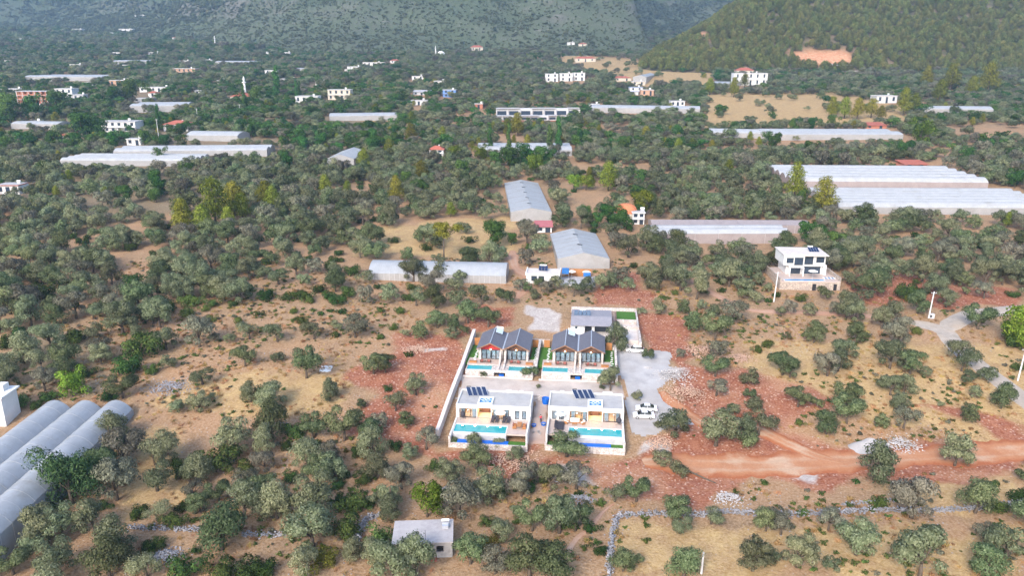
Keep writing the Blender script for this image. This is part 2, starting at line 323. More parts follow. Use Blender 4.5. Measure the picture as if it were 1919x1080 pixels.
def axis(lo, hi, a, b, s, g, mx):
    c = list(np.arange(a, b+.01, s)); d = s; x = c[-1]
    while x < hi: d = min(d*g, mx); x += d; c.append(x)
    d = s; x = c[0]; l = []
    while x > lo: d = min(d*g, mx); x -= d; l.append(x)
    return np.array(l[::-1]+c)
def grid_mesh(name, xs, ys, fz, m, attrs=None):
    X, Y = np.meshgrid(xs, ys); P = np.stack([X.ravel(), Y.ravel(), fz(X.ravel(), Y.ravel())], 1); nx, ny = len(xs), len(ys)
    i = (np.arange(ny-1)[:, None]*nx+np.arange(nx-1)[None]).ravel(); F = np.stack([i, i+1, i+1+nx, i+nx], 1)
    me = bpy.data.meshes.new(name); me.vertices.add(len(P)); me.vertices.foreach_set('co', P.ravel())
    me.loops.add(F.size); me.loops.foreach_set('vertex_index', F.ravel()); me.polygons.add(len(F)); me.polygons.foreach_set('loop_start', np.arange(len(F))*4); me.polygons.foreach_set('loop_total', np.full(len(F), 4))
    me.polygons.foreach_set('use_smooth', np.ones(len(F), bool)); me.update(); me.materials.append(m)
    if attrs:
        for k, f in attrs.items():
            a = me.attributes.new(k, 'FLOAT', 'POINT'); a.data.foreach_set('value', f(P).astype(np.float32))
    return me
def warp(P, s=9., a=5.5):
    return P[:, :2]+np.stack([(fbm(P[:, 0]/s, P[:, 1]/s, 61)-.5), (fbm(P[:, 0]/s, P[:, 1]/s, 71)-.5)], 1)*2*a
def mask(regs, soft=1.5):
    def f(P):
        Q = warp(P); r = np.zeros(len(P))
        for g in regs:
            lo, hi = g.min(0)-6, g.max(0)+6; k = np.where(((Q > lo) & (Q < hi)).all(1))[0]
            if len(k): r[k] = np.maximum(r[k], sstep(-soft, soft, sdist(Q[k], g)))
        return r
    return f
def groundmat():
    m, t, b = nodes('ground_soil'); co = geo_pos(t)
    n1 = noise(t, .045, co, 6, .65); n2 = noise(t, .35, co, 6, .7); n3 = noise(t, 2.2, co, 4, .7); n4 = noise(t, .9, co, typ='ShaderNodeTexVoronoi')
    def at_(k): a = t.nodes.new('ShaderNodeAttribute'); a.attribute_name = k; return a.outputs['Fac']
    soil = mix(t, ramp(t, n2.outputs[0], .35, .68), (.26, .162, .088), (.41, .27, .14))
    soil = mix(t, ramp(t, n1.outputs[0], .40, .62), soil, (.40, .235, .12))
    gr = mix(t, ramp(t, n2.outputs[0], .32, .66), (.37, .23, .105), (.53, .37, .16))
    def edge(k, lo=.3, hi=.75):
        a = t.nodes.new('ShaderNodeMath'); a.operation = 'ADD'; s = t.nodes.new('ShaderNodeMath'); s.operation = 'MULTIPLY_ADD'; s.inputs[1].default_value = .9; s.inputs[2].default_value = -.45
        t.links.new(n2.outputs[0], s.inputs[0]); t.links.new(at_(k), a.inputs[0]); t.links.new(s.outputs[0], a.inputs[1]); return ramp(t, a.outputs[0], lo, hi)
    c = mix(t, edge('grass'), soil, gr)
    rd = mix(t, ramp(t, n2.outputs[0], .35, .65), (.245, .064, .027), (.375, .135, .062)); rd = mix(t, ramp(t, n1.outputs[0], .5, .65), rd, (.44, .22, .12))
    rv = noise(t, 1.1, co, typ='ShaderNodeTexVoronoi'); rd = mix(t, ramp(t, rv.outputs['Distance'], .30, .16), rd, (.50, .32, .25))
    c = mix(t, edge('red', .42, .85), c, rd)
    c = mix(t, edge('gravel', .35, .9), c, mix(t, ramp(t, n2.outputs[0], .4, .65), (.56, .52, .50), (.42, .37, .35)))
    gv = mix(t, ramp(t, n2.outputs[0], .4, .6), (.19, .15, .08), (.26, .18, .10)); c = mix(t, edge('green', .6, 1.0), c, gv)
    peb = ramp(t, n4.outputs['Distance'], .16, .08); pn = ramp(t, n1.outputs[0], .45, .6)
    mm = t.nodes.new('ShaderNodeMath'); mm.operation = 'MULTIPLY'; t.links.new(peb, mm.inputs[0]); t.links.new(pn, mm.inputs[1]); c = mix(t, mm.outputs[0], c, (.48, .44, .42))
    c = mix(t, ramp(t, n3.outputs[0], .35, .75), mix(t, 1.0, c, (.72, .70, .68), 'MULTIPLY'), mix(t, .12, c, (1, .95, .9)))
    t.links.new(c, b.inputs['Base Color']); b.inputs['Roughness'].default_value = 1; b.inputs['Specular IOR Level'].default_value = .05
    bp = t.nodes.new('ShaderNodeBump'); bp.inputs['Strength'].default_value = .8; bp.inputs['Distance'].default_value = .35; t.links.new(n3.outputs[0], bp.inputs['Height']); t.links.new(bp.outputs[0], b.inputs['Normal'])
    return m
xs = axis(-1500, 1700, -125, 125, .95, 1.045, 22); ys = axis(-60, 1480, 78, 232, .95, 1.045, 14)
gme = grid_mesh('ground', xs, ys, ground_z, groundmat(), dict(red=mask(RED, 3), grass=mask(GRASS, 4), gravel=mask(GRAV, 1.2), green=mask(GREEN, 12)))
link('ground', gme, kind='structure')
def mountmat():
    m, t, b = nodes('mountain_rock'); co = geo_pos(t); n1 = noise(t, .006, co, 6, .65); n2 = noise(t, .05, co, 6, .75); n3 = noise(t, .16, co, 4, .7)
    rock = mix(t, ramp(t, n2.outputs[0], .35, .65), (.105, .105, .082), (.165, .16, .14)); scr = mix(t, ramp(t, n3.outputs[0], .4, .65), (.07, .09, .05), (.115, .135, .08))
    c = mix(t, ramp(t, n3.outputs[0], .50, .38), scr, rock); c = mix(t, ramp(t, n1.outputs[0], .55, .42), c, scr); c = mix(t, ramp(t, n2.outputs[0], .62, .72), c, (.31, .29, .27))
    g = t.nodes.new('ShaderNodeNewGeometry'); s = t.nodes.new('ShaderNodeSeparateXYZ'); t.links.new(g.outputs['True Normal'], s.inputs[0]); c = mix(t, ramp(t, s.outputs[2], .86, .76), c, rock)
    t.links.new(c, b.inputs['Base Color']); b.inputs['Roughness'].default_value = 1; b.inputs['Specular IOR Level'].default_value = .05; return m
link('mountain', grid_mesh('mountain', axis(-3200, 3200, -1000, 500, 11, 1.08, 60), axis(1080, 4200, 1200, 1900, 11, 1.06, 60), mount_z, mountmat()), kind='structure')
def hillmat():
    m, t, b = nodes('forest_floor'); co = geo_pos(t); n = noise(t, .08, co, 5); n2 = noise(t, .3, co, 4); c = mix(t, ramp(t, n.outputs[0], .4, .62), (.19, .145, .095), (.08, .085, .045)); a = t.nodes.new('ShaderNodeAttribute'); a.attribute_name = 'red'
    rc = mix(t, ramp(t, n2.outputs[0], .35, .65), (.46, .19, .095), (.52, .32, .20)); c = mix(t, a.outputs['Fac'], c, rc); t.links.new(c, b.inputs['Base Color']); b.inputs['Roughness'].default_value = 1; b.inputs['Specular IOR Level'].default_value = .05; return m
REDCUT = [region(p) for p in ([(1472, 96), (1530, 92), (1595, 97), (1606, 118), (1560, 130), (1505, 124)], [(1290, 70), (1330, 68), (1330, 76), (1292, 78)], [(1440, 70), (1478, 70), (1478, 77), (1440, 78)])]
link('hill', grid_mesh('hill', np.arange(100, 1500, 9.0), np.arange(860, 1750, 9.0), hill_z, hillmat(), dict(red=lambda P: np.max([sstep(-6, 6, sdist(P[:, :2], g)) for g in REDCUT], axis=0))), kind='structure')
def skydummy(): pass

# ------------------------------------------------------------------ roads, yard (sheets laid over the ground)
def ribbon(name, pts, width, m, off=.06, seg=7, jag=.5, step=1.0):
    L = [np.array(at(x, y)[0][:2]) for x, y in pts]; Q = []
    for k in range(len(L)-1):
        p0, p1, p2, p3 = L[max(k-1, 0)], L[k], L[k+1], L[min(k+2, len(L)-1)]; n = max(2, int(np.linalg.norm(p2-p1)/step))
        for i in range(n):
            s = i/n; Q.append(.5*((2*p1)+(p2-p0)*s+(2*p0-5*p1+4*p2-p3)*s*s+(3*p1-p0-3*p2+p3)*s**3))
    Q.append(L[-1]); Q = np.array(Q); T = np.gradient(Q, axis=0); T /= np.linalg.norm(T, axis=1)[:, None]+1e-9; Nn = np.stack([-T[:, 1], T[:, 0]], 1)
    b = MB(); b.smooth = True
    for i in range(len(Q)):
        for k in range(seg+1):
            f = k/seg*2-1; wd = width*.5*(1+jag*(vnoise(i*.23, f > 0, 5)+.5*vnoise(i*.9, f > 0, 6)-.75))*min(1, .35+i*.12, .35+(len(Q)-1-i)*.12); q = Q[i]+Nn[i]*f*wd
            b.v.append((q[0], q[1], float(ground_z(q[0], q[1]))+off+.05*(1-f*f)-(.12 if abs(f) > .99 else 0)))
    for i in range(len(Q)-1):
        for k in range(seg): a = i*(seg+1)+k; b.f.append((a, a+seg+1, a+seg+2, a+1) if False else (a+1, a+seg+2, a+seg+1, a))
    o = b.build(name, m, kind='structure'); at_ = o.data.attributes.new('rim', 'FLOAT', 'POINT'); at_.data.foreach_set('value', np.tile(np.abs(np.linspace(-1, 1, seg+1)), len(Q)).astype(np.float32)); return Q
ROADS = []
ROADS.append((ribbon('dirt_road', [(1990, 838), (1919, 846), (1800, 852), (1700, 858), (1600, 866), (1500, 873), (1400, 876), (1310, 872), (1250, 866), (1205, 868)], 8.5, M['dirt']), 4.2))
ROADS.append((ribbon('dirt_road', [(1590, 872), (1520, 852), (1460, 826), (1420, 806), (1372, 792), (1320, 795), (1285, 775), (1255, 750), (1240, 735)], 4.6, M['dirt'], .075), 2.8))
ROADS.append((ribbon('lane', [(1692, 602), (1725, 608), (1768, 620), (1785, 640), (1812, 668), (1850, 697), (1890, 728), (1919, 750), (1990, 800)], 5.6, M['lane'], .06, jag=.15), 2.8))
ROADS.append((ribbon('lane', [(1772, 622), (1792, 603), (1822, 590), (1865, 585), (1905, 580), (1990, 577)], 6.0, M['lane'], .075, jag=.15), 3))
ROADS.append((ribbon('earth_track', [(1288, 520), (1310, 535), (1345, 555), (1390, 578), (1450, 585), (1540, 587), (1620, 592), (1694, 602)], 3.6, M['track'], .05), 2.2))
ROADS.append((ribbon('earth_track', [(1150, 945), (1128, 962), (1105, 990), (1080, 1012), (1066, 1035), (1062, 1060), (1060, 1100)], 1.3, M['track'], .05, seg=4), 1.2))
ROADS.append((ribbon('earth_track', [(968, 560), (985, 540), (992, 520), (965, 500), (960, 470)], 5, M['track'], .05), 3))
def sheet(name, poly, m, off, s=.55):
    lo, hi = poly.min(0), poly.max(0); X, Y = np.meshgrid(np.arange(lo[0]-1, hi[0]+1, s), np.arange(lo[1]-1, hi[1]+1, s)); P = np.stack([X.ravel(), Y.ravel()], 1)
    d = sdist(warp(P, 5., 1.2), poly).reshape(X.shape); Z = ground_z(X, Y)+off+np.clip(d, -.3, .4)*.12; b = MB(); b.smooth = True; ny, nx = X.shape; idx = {}
    def vid(j, i):
        if (j, i) not in idx: idx[j, i] = len(b.v); b.v.append((X[j, i], Y[j, i], Z[j, i]))
        return idx[j, i]
    for j in range(ny-1):
        for i in range(nx-1):
            if d[j:j+2, i:i+2].mean() > -.2: b.f.append((vid(j, i), vid(j, i+1), vid(j+1, i+1), vid(j+1, i)))
    b.build(name, m, kind='structure')
YARD = region([(1153, 662), (1250, 661), (1256, 690), (1246, 712), (1234, 735), (1238, 752), (1290, 775), (1318, 792), (1290, 800), (1255, 800), (1225, 820), (1190, 815), (1180, 770), (1172, 720), (1158, 705)])
sheet('gravel_yard', YARD, M['gravel'], .06)
STREET = np.array([uv(-18.4, 9.5), uv(17, 10.4), uv(16, 18.2), uv(-18.4, 18.2)])
M['street'] = pm('street_dust', (.42, .37, .34), .95, .2, .25, dirt=(.36, .22, .165))
sheet('street', STREET, M['street'], .05)

# ------------------------------------------------------------------ villas of the compound
LAND = {}                                                  # landmarks used to say which tree is which
def win(parent, x0, x1, y, z0, z1, panes=2, pm_='glass', name='window', fr=.07, d=.08, curtain=0, handle=False):
    """a glazed opening in a wall that faces -y: frame and panes as pieces of their own"""
    f = MB(); f.box(x0, x1, y-d, y, z0, z0+fr); f.box(x0, x1, y-d, y, z1-fr, z1); f.box(x0, x0+fr, y-d, y, z0+fr, z1-fr); f.box(x1-fr, x1, y-d, y, z0+fr, z1-fr)
    pw = (x1-x0-2*fr)/panes
    for i in range(1, panes): xx = x0+fr+i*pw; f.box(xx-fr*.5, xx+fr*.5, y-d, y, z0+fr, z1-fr)
    o = f.build(name, M['darkframe'], parent)
    for i in range(panes):
        a = x0+fr+i*pw+(fr*.5 if i else 0); b = x0+fr+(i+1)*pw-(fr*.5 if i < panes-1 else 0)
        box('pane', M[pm_], o, a, b, y-d*.6, y-d*.4, z0+fr, z1-fr)
    return o
def flat_villa(u0, v0, mir, label, terr):
    W, D, Hh = 15.1, 7.4, 2.45
    r = empty('villa', (*uv(u0, v0), 3.0), -TH, label=label, cat='villa', group='white flat roofed villas')
    def X(a, b): return (W-b, W-a) if mir else (a, b)
    wl = MB(); t = .25
    wl.box(0, t, t, D-t, -2.2, 2.9); wl.box(W-t, W, t, D-t, -2.2, 2.9); wl.box(0, W, D-t, D, -2.2, 2.9)
    holes = [(.65, 4.15, 0, 2.02), (4.3, 7.1, 0, 2.25), (7.25, 10.8, 0, 2.02), (11.95, 12.9, .1, 1.98), (13.4, 14.3, .1, 1.98)]
    holes = sorted([(*X(a, b), c, d) for a, b, c, d in holes]); x = 0
    for a, b, c, d in holes:
        wl.box(x, a, 0, t, -.1, 2.9); wl.box(a, b, 0, t, d, 2.9)
        if c > 0: wl.box(a, b, 0, t, -.1, c)
        x = b
    wl.box(x, W, 0, t, -.1, 2.9); wl.build('wall', M['paint'], r)
    rf = box('roof', M['roofgrey'], r, t, W-t, t, D-t, 2.42, 2.62)
    for k, (a, b) in enumerate(((2.2, 4.2), (9.5, 10.6), (12.2, 13))): a, b = X(a, b); box('parapet_block', M['paint'], r, a, b, D-.27, D+.02, 2.9, 3.12+.1*(k == 0))
    # rooms behind the glass
    box('floor', M['slab'], r, t, W-t, t, D-t, -.1, .004)
    box('back_wall', M['warmwall'], r, t, W-t, 3.3, 3.42, .01, 2.4)
    for a, b in ((4.2, 4.3), (7.1, 7.25), (10.85, 11.4)):
        a, b = X(a, b); box('partition', M['cream'], r, a, b, t+.01, 3.29, .01, 2.4)
    for i, (a, b) in enumerate(((1.9, 2.7), (5.5, 5.9), (8.6, 9.4))):
        a, b = X(a, b); l = MB().lathe([(0, -.05), (.3, -.05), (.34, .1), (0, .12)], 10, ((a+b)/2, 2.0, 2.1)); l.build('ceiling_lamp', M['warm'], r)
    lt = bpy.data.lights.new('room_light', 'POINT'); lt.energy = 110; lt.color = (1, .62, .28); lt.shadow_soft_size = .3
    for a in (2.3, 5.7, 9.0):
        a = X(a, a)[0]; lo = bpy.data.objects.new('room_light', lt); COL.objects.link(lo); lo.parent = r; lo.location = (a, 1.7, 1.75)
    for i, (a, b, c, d, p) in enumerate([(.65, 4.15, 0.02, 2.02, 3), (7.25, 10.8, .02, 2.02, 3), (11.95, 12.9, .1, 1.98, 1), (13.4, 14.3, .1, 1.98, 1)]):
        a, b = X(a, b); win(r, a, b, .14, c, d, p, name='sliding_door' if i < 2 else 'window', fr=.09)
        cu = ((.1, .3), (.75, .95)) if i < 2 else ((.1, .9),)
        for c0, c1 in cu: box('curtain', M['curtain'], r, a+(b-a)*c0, a+(b-a)*c1, .2+.1, .2+.14, c+.05, d-.03)
    a, b = X(4.45, 6.95)
    sh = box('sideboard', M['wooddark'], r, a+.4, b-.4, 2.6, 3.28, 0.02, 1.9)
    # roof light: white curb holding blue glazing with wavy white bars
    a, b = X(*((4.3, 7.3) if not mir else (4.2, 7.2))); s = MB(); y0, y1 = .7, 3.9
    s.box(a, b, y0, y0+.3, 2.62, 3.02); s.box(a, b, y1-.3, y1, 2.62, 3.02); s.box(a, a+.3, y0+.3, y1-.3, 2.62, 3.02); s.box(b-.3, b, y0+.3, y1-.3, 2.62, 3.02)
    so = s.build('roof_light', M['white'], r); gl = box('glazing', M['bluetile'], so, a+.3, b-.3, y0+.3, y1-.3, 2.7, 2.8)
    for j in range(4):
        for k in range(3):
            cx = a+.3+(b-a-.6)*((k+.5+.5*(j % 2))/3); cy = y0+.3+(y1-y0-.6)*(j+.5)/4
            if cx+.3 < b-.3: MB().prism([(cx-.36, cy, 2.8), (cx-.12, cy-.11, 2.8), (cx+.14, cy-.1, 2.8), (cx+.33, cy, 2.8), (cx+.12, cy+.11, 2.8), (cx-.14, cy+.1, 2.8)], (0, 0, .05)).build('white_lens', M['white'], so)
    # four tilted collectors with their tank
    cx = 1.9 if not mir else 5.4; cy = 5.6
    for k in range(4):
        ca, sa = math.cos(rad(14)), math.sin(rad(14)); ox, oy = cx+k*1.08*ca, cy+k*1.08*sa*.6
        pts = [(ox, oy-1.3, 2.72), (ox+.9*ca, oy-1.3+.9*sa*.6, 2.72), (ox+.9*ca-.9, oy+.85, 3.75), (ox-.9, oy+.8, 3.75)]
        p = MB().prism(pts, (0, .03, .06)).build('solar_panel', M['solar'], r); q = MB()
        for i in range(4):
            A, B_ = Vector(pts[i])+Vector((0, .02, .05)), Vector(pts[(i+1) % 4])+Vector((0, .02, .05)); q.tube([A, B_], .045, 4)
        q.build('panel_frame', M['silver'], p)
    MB().tube([(cx-.75, cy+.95, 3.75), (cx+.1, cy+1.1, 3.75)], .2, 8).build('tank', M['darkframe'], r)
    # terrace, pool surround and stone retaining wall
    px0, px1 = X(.3, 10.9); py0, py1 = -6.1, -2.8
    te = MB(); te.box(0, W, py1+.003, -.003, -.35, 0); a, b = X(10.9+.003, W); te.box(a, b, py0-.1, py1, -.35, 0); te.build('terrace', M['slab'], r)
    for i in range(1, 16): box('joint', M['coping'], r, i*.95-.012, i*.95+.012, py1+.05, -.05, .001, .005) if i % 2 else None
    a, b = X(0, .3); MB().box(a, b, -7.59, 0, -3.4, .15).build('side_wall', M['paint'], r); a2, b2 = X(W-.3, W); box('side_wall', M['paint'], r, a2, b2, -7.59, 0, -3.4, .75)
    a, b = (.3+.002, W-.3-.002); st = MB().box(a, b, -8.3, -7.92, -3.8, -1.42); st.box(-.12, a-.004, -8.3, -7.6, -3.6, -.1 if not mir else -1.0); st.box(b+.004, W+.12, -8.3, -7.6, -3.6, -1.0 if not mir else -.1); st.build('retaining_wall', M['stonewall'], r)
    box('lower_bed', M['lawn'], r, a, b, -7.915, -6.42, -2.2, -1.45)
    ba, bb = X(1.5 if not mir else 2.6, 11.4 if not mir else 9.0); box('blue_basin', M['blue'], r, ba, bb, -7.9, -6.85, -1.449, -1.25)
    # pool
    p = empty('swimming_pool', (*uv(u0+(px0+px1)/2, v0+(py0+py1)/2), 3.0), -TH, label=terr, cat='pool', group='villa pools')
    hw, hd = (px1-px0)/2, (py1-py0)/2
    sb = MB(); sb.box(-hw, hw, -hd-.3, -hd+.02, -1.6, .0); sb.box(-hw, -hw+.18, -hd+.02, hd, -1.6, .01); sb.box(hw-.18, hw, -hd+.02, hd, -1.6, .01); sb.box(-hw+.18, hw-.18, hd-.18, hd-.002, -1.6, .01); sb.build('shell', M['coping'], p)
    box('water', M['water'], p, -hw+.18, hw-.18, -hd+.02, hd-.18, -1.4, -.11)
    box('overflow_gutter', M['concrete'], p, -hw+.01, hw-.01, -hd-.5, -hd-.302, -1.6, -.45)
    for k in range(4):
        MB().lathe([(0, -.02), (.2, -.02), (.16, .06), (0, .1)], 10, (-hw+1.5+k*(2*hw-3)/3, hd-.42, -.1)).build('pool_lamp', M['poolamp'], p)
    return r
flat_villa(-17.1, .8, False, 'white flat roofed villa left of the passage, nearest row', 'turquoise pool of the front left villa, four lit lamps')
flat_villa(1.5, 1.7, True, 'white flat roofed villa right of the passage, beside the parked cars', 'turquoise pool of the front right villa, near the cars')
LAND['the front left villa'] = (925, 790); LAND['the front right villa'] = (1100, 800)

def gable_villa(u0, v0, label, red, poolnames):
    W, z0 = 11.8, 6.0
    r = empty('gabled_villa', (*uv(u0, v0), z0), -TH, label=label, cat='villa', group='twin gabled villas')
    hw = W/4; EZ, RZ, YF, YB = 2.95, 4.35, 0.0, 10.6
    for g in (0, 1):
        cx = hw+g*2*hw
        for sgn in (-1, 1):
            ex = cx+sgn*(hw+(.25 if (g == 0) == (sgn < 0) else -.02)); ez = EZ-(.12 if (g == 0) == (sgn < 0) else 0)
            o = MB().prism([(cx, YF, RZ), (ex, YF, ez), (ex, YB, ez), (cx, YB, RZ)] if sgn > 0 else [(cx, YB, RZ), (ex, YB, ez), (ex, YF, ez), (cx, YF, RZ)], (0, 0, .12)).build('roof_slope', M['darkroof'], r)
            sm = MB(); n = 22
            for i in range(n):
                y = YF+.2+(YB-YF-.4)*i/(n-1); sm.prism([(cx+sgn*.06, y-.025, RZ+.1), (cx+sgn*.06, y+.025, RZ+.1), (ex, y+.025, ez+.122), (ex, y-.025, ez+.122)], (0, 0, .05))
            sm.build('roof_seams', M['darkroof'], o, kind='stuff')
            M.setdefault('fascia', pm('brown_fascia', (.26, .14, .085), .7, .2)); fa = MB().prism([(cx, YF-.06, RZ-.12), (ex, YF-.06, ez-.12), (ex, YF-.06, ez+.10), (cx, YF-.06, RZ+.10)], (0, .055, 0)).build('fascia', M['fascia'], r)
        box('ridge_cap', M['silver'], r, cx-.09, cx+.09, YF, YB, RZ+.1, RZ+.2)
        # gable wall, glazing, side piers
        y = 1.35; gx0, gx1 = cx-hw+.75, cx+hw-.6
        MB().prism([(cx-hw+.5, y, 2.35), (cx+hw-.5, y, 2.35), (cx+hw-.5, y, 2.9), (cx, y, RZ-.15), (cx-hw+.5, y, 2.9)], (0, .2, 0)).build('gable', M['redpanel'] if (red and g == 0) else M['wooddark'], r)
        win(r, gx0, gx1, y+.05, .02, 2.35, 4, name='sliding_door')
        for c in range(4): a = gx0+.12+(gx1-gx0-.24)*c/4; box('curtain', M['curtain'], r, a+.1, a+(gx1-gx0)/4-.25, y+.25, y+.3, .05, 2.3)
        box('pier', M['stonewall'], r, cx-hw+.15, gx0, y-.6, y+.4, 0, 2.7); box('pier', M['stonewall'], r, gx1, cx+hw-.15, y-.6, y+.4, 0, 2.7)
        MB().lathe([(0, -.03), (.16, -.03), (.16, .06), (0, .08)], 8, (cx, y-.3, 2.5)).build('wall_lamp', M['warm'], r)
        box('back_room', M['cream'], r, cx-hw+.2, cx+hw-.2, y+2.4, y+2.5, 0, 2.9)
    box('valley_gutter', M['silver'], r, 2*hw-.16, 2*hw+.16, YF+.05, YB, EZ+.10, EZ+.2)
    w_ = MB(); w_.box(.2, .45, 1.8, YB-.3, 0, 2.85); w_.box(W-.45, W-.2, 1.8, YB-.3, 0, 2.85); w_.box(.46, W-.46, YB-.55, YB-.3, 0, 2.85); w_.build('wall', M['paint'], r)
    # solar water heater on the left gable
    cx = hw+.55; p = MB().prism([(cx-.1, 7.2, RZ+.15), (cx+1.5, 7.2, RZ-.35), (cx+1.5, 9.4, RZ+.1), (cx-.1, 9.4, RZ+.6)], (0, 0, .08)).build('solar_panel', pm_silverblue, r); MB().tube([(cx-.2, 9.55, RZ+.6), (cx+1.4, 9.55, RZ+.4)], .22, 8).build('tank', M['white'], p)
    # dividing stone fin, terraces, pools below
    f = MB(); f.prism([(2*hw-.75, 1.3, 0), (2*hw-.75, -4.4, -.3), (2*hw-.75, -4.4, .05), (2*hw-.75, -1.6, .5), (2*hw-.75, 1.3, 2.8)], (.35, 0, 0)); f.prism([(2*hw+.4, 1.3, 0), (2*hw+.4, -4.4, -.3), (2*hw+.4, -4.4, .05), (2*hw+.4, -1.6, .5), (2*hw+.4, 1.3, 2.8)], (.35, 0, 0)); f.build('fin_wall', M['stonewall'], r)
    MB().box(-2.1, W+1.6, -1.75, 1.9, -1, -.02).box(.2, W-.2, 1.9, YB-.3, -1, -.03).build('terrace', M['slab'], r)
    MB().box(4.0, 4.42, -5.05, -1.752, -1.9, -.12).box(7.0, 7.35, -5.05, -1.752, -1.9, -.12).box(4.42, 7.0, -5.05, -1.752, -.6, -.12).build('pump_room', M['stonewall'], r)
    box('niche_shade_panel', M['darkframe'], r, 4.43, 6.99, -4.0, -3.9, -2.1, -.62); box('blue_cover', M['blue'], r, 5.5, 6.6, -4.6, -4.1, -2.1, -1.2)  # near-black panel: shade of the dark niche opening put into its colour
    for k, (a, b) in enumerate(((-2.0, 3.98), (7.37, 13.2))):
        p = empty('swimming_pool', (*uv(u0+(a+b)/2, v0-3.2), z0), -TH, label=poolnames[k], cat='pool', group='villa pools'); h = (b-a)/2
        s = MB(); s.box(-h, h, -1.85, -1.5, -2.2, -.18); s.box(-h, -h+.2, -1.5, 1.44, -2.2, -.15); s.box(h-.2, h, -1.5, 1.44, -2.2, -.15); s.box(-h+.2, h-.2, 1.2, 1.44, -2.2, -.15); s.build('shell', M['stonewall'], p)
        box('water', M['waterblue' if k == 2 else 'water'], p, -h+.2, h-.2, -1.5, 1.2, -1.5, -.27); box('coping', M['coping'], p, -h, h, -1.9, -1.45, -.178, -.12)
        box('planter', M['wood'], r, (a+.3 if k == 0 else b-2.0), (a+2.0 if k == 0 else b-.3), -1.3, -.5, -.01, .35)
    return r
pm_silverblue = pm('collector_glass', (.42, .50, .58), .2, .1, spec=.6)
gable_villa(-16.1, 23.6, 'twin gabled villa with red gable panel, left of the pair', True, ('small turquoise pool at the far left by the perimeter wall', 'small turquoise pool in front of the left villa pair, second from left'))
gable_villa(.95, 24.0, 'twin gabled villa with dark roof, nearest the gravel yard', False, ('small turquoise pool third from the left in the back row', 'small turquoise pool at the right end beside the gravel yard'))
LAND['the left twin gabled villa'] = (943, 665); LAND['the right twin gabled villa'] = (1085, 665)
def wall_run(name, pts, h0, h1, t, m, label, cat='wall', cap=None):
    """a wall that follows local (u, v) points; its top steps with the ground"""
    a = pts[0]; base = float(ground_z(*uv(*a))); r = empty(name, (*uv(*a), base), -TH, label=label, cat=cat); b = MB(); c = MB(); n = 0
    for (u0, v0), (u1, v1) in zip(pts[:-1], pts[1:]):
        L = math.hypot(u1-u0, v1-v0); k = max(1, int(L/3)); dx, dy = (u1-u0)/L, (v1-v0)/L; nx, ny = -dy*t/2, dx*t/2
        for i in range(k):
            s0, s1 = i/k, (i+1)/k; p0 = (u0+(u1-u0)*s0, v0+(v1-v0)*s0); p1 = (u0+(u1-u0)*s1, v0+(v1-v0)*s1); g0 = float(ground_z(*uv(*p0)))-base; g1 = float(ground_z(*uv(*p1)))-base; hh = h0+(h1-h0)*n/ max(1, 12)
            q = [(p0[0]-a[0]+nx, p0[1]-a[1]+ny), (p1[0]-a[0]+nx, p1[1]-a[1]+ny), (p1[0]-a[0]-nx, p1[1]-a[1]-ny), (p0[0]-a[0]-nx, p0[1]-a[1]-ny)]; lo = min(g0, g1)-.6; t0, t1 = g0+hh, g1+hh; j = len(b.v)
            b.v += [(*q[0], lo), (*q[1], lo), (*q[2], lo), (*q[3], lo), (*q[0], t0), (*q[1], t1), (*q[2], t1), (*q[3], t0)]; b.f += [(j+3, j+2, j+1, j), (j+4, j+5, j+6, j+7), (j, j+1, j+5, j+4), (j+1, j+2, j+6, j+5), (j+2, j+3, j+7, j+6), (j+3, j, j+4, j+7)]
            n += 1
    b.build('masonry', m, r); return r
M['walltop'] = pm('limewash', (.54, .50, .48), .9, .12, 1.1, dirt=(.50, .43, .41))
wall_run('perimeter_wall', [(-19.9, -5), (-19.6, 8), (-19.1, 20), (-19.0, 38)], 1.9, 2.0, .75, M['walltop'], 'long pale perimeter wall along the left edge of the compound')
wall_run('garden_wall', [(-2.45, 20.4), (-2.45, 36)], 2.0, 1.8, .55, M['stonewall'], 'pale stone wall between the two twin gabled villas')
wall_run('garden_wall', [(-5.5, 36.0), (-.2, 36.1)], 1.9, 1.9, .35, M['stonewall'], 'short stone wall closing the gardens behind the twin gabled villas')
wall_run('perimeter_wall', [(15.5, 17.6), (15.5, 34)], 2.2, 1.8, .5, M['stonewall'], 'pale stone wall between the right gabled villa and gravel yard')
wall_run('street_wall', [(-18.6, 18.0), (-3, 18.3)], .35, .35, .35, M['walltop'], 'low pale wall along the street under the left pools')
wall_run('street_wall', [(-1.6, 18.3), (15, 18.9)], .35, .35, .35, M['walltop'], 'low pale wall along the street under the right pools')
wall_run('yard_wall', [(-4.4, 10.2), (.6, 10.3)], 1.2, 1.2, .4, M['stonewall'], 'short stone wall behind the passage between the front villas')
def garden(u0, u1, v0, v1, z, label, stones):
    g = empty('garden_bed', (*uv((u0+u1)/2, (v0+v1)/2), z), -TH, label=label, cat='garden', group='side gardens of the gabled villas'); a, b = (u1-u0)/2, (v1-v0)/2
    box('lawn', M['lawn'], g, -a, a, -b, b, -.7, 0)
    for k in range(stones): y = -b+.8+k*(2*b-1.2)/stones; box('stepping_stone', M['white'], g, a*.25+.12*math.sin(k*2.1), a*.25+.5+.12*math.sin(k*2.1), y, y+.42, .004, .05)
    box('gate', M['wood'], g, -.75, .65, b-.1, b+.02, 0, 1.9)
garden(-18.7, -16.3, 22.4, 33.6, 5.95, 'green side garden with stepping stones beside the left perimeter wall', 11)
garden(-4.1, -2.75, 22.4, 33.6, 5.95, 'narrow side garden with stepping stones left of the middle wall', 10)
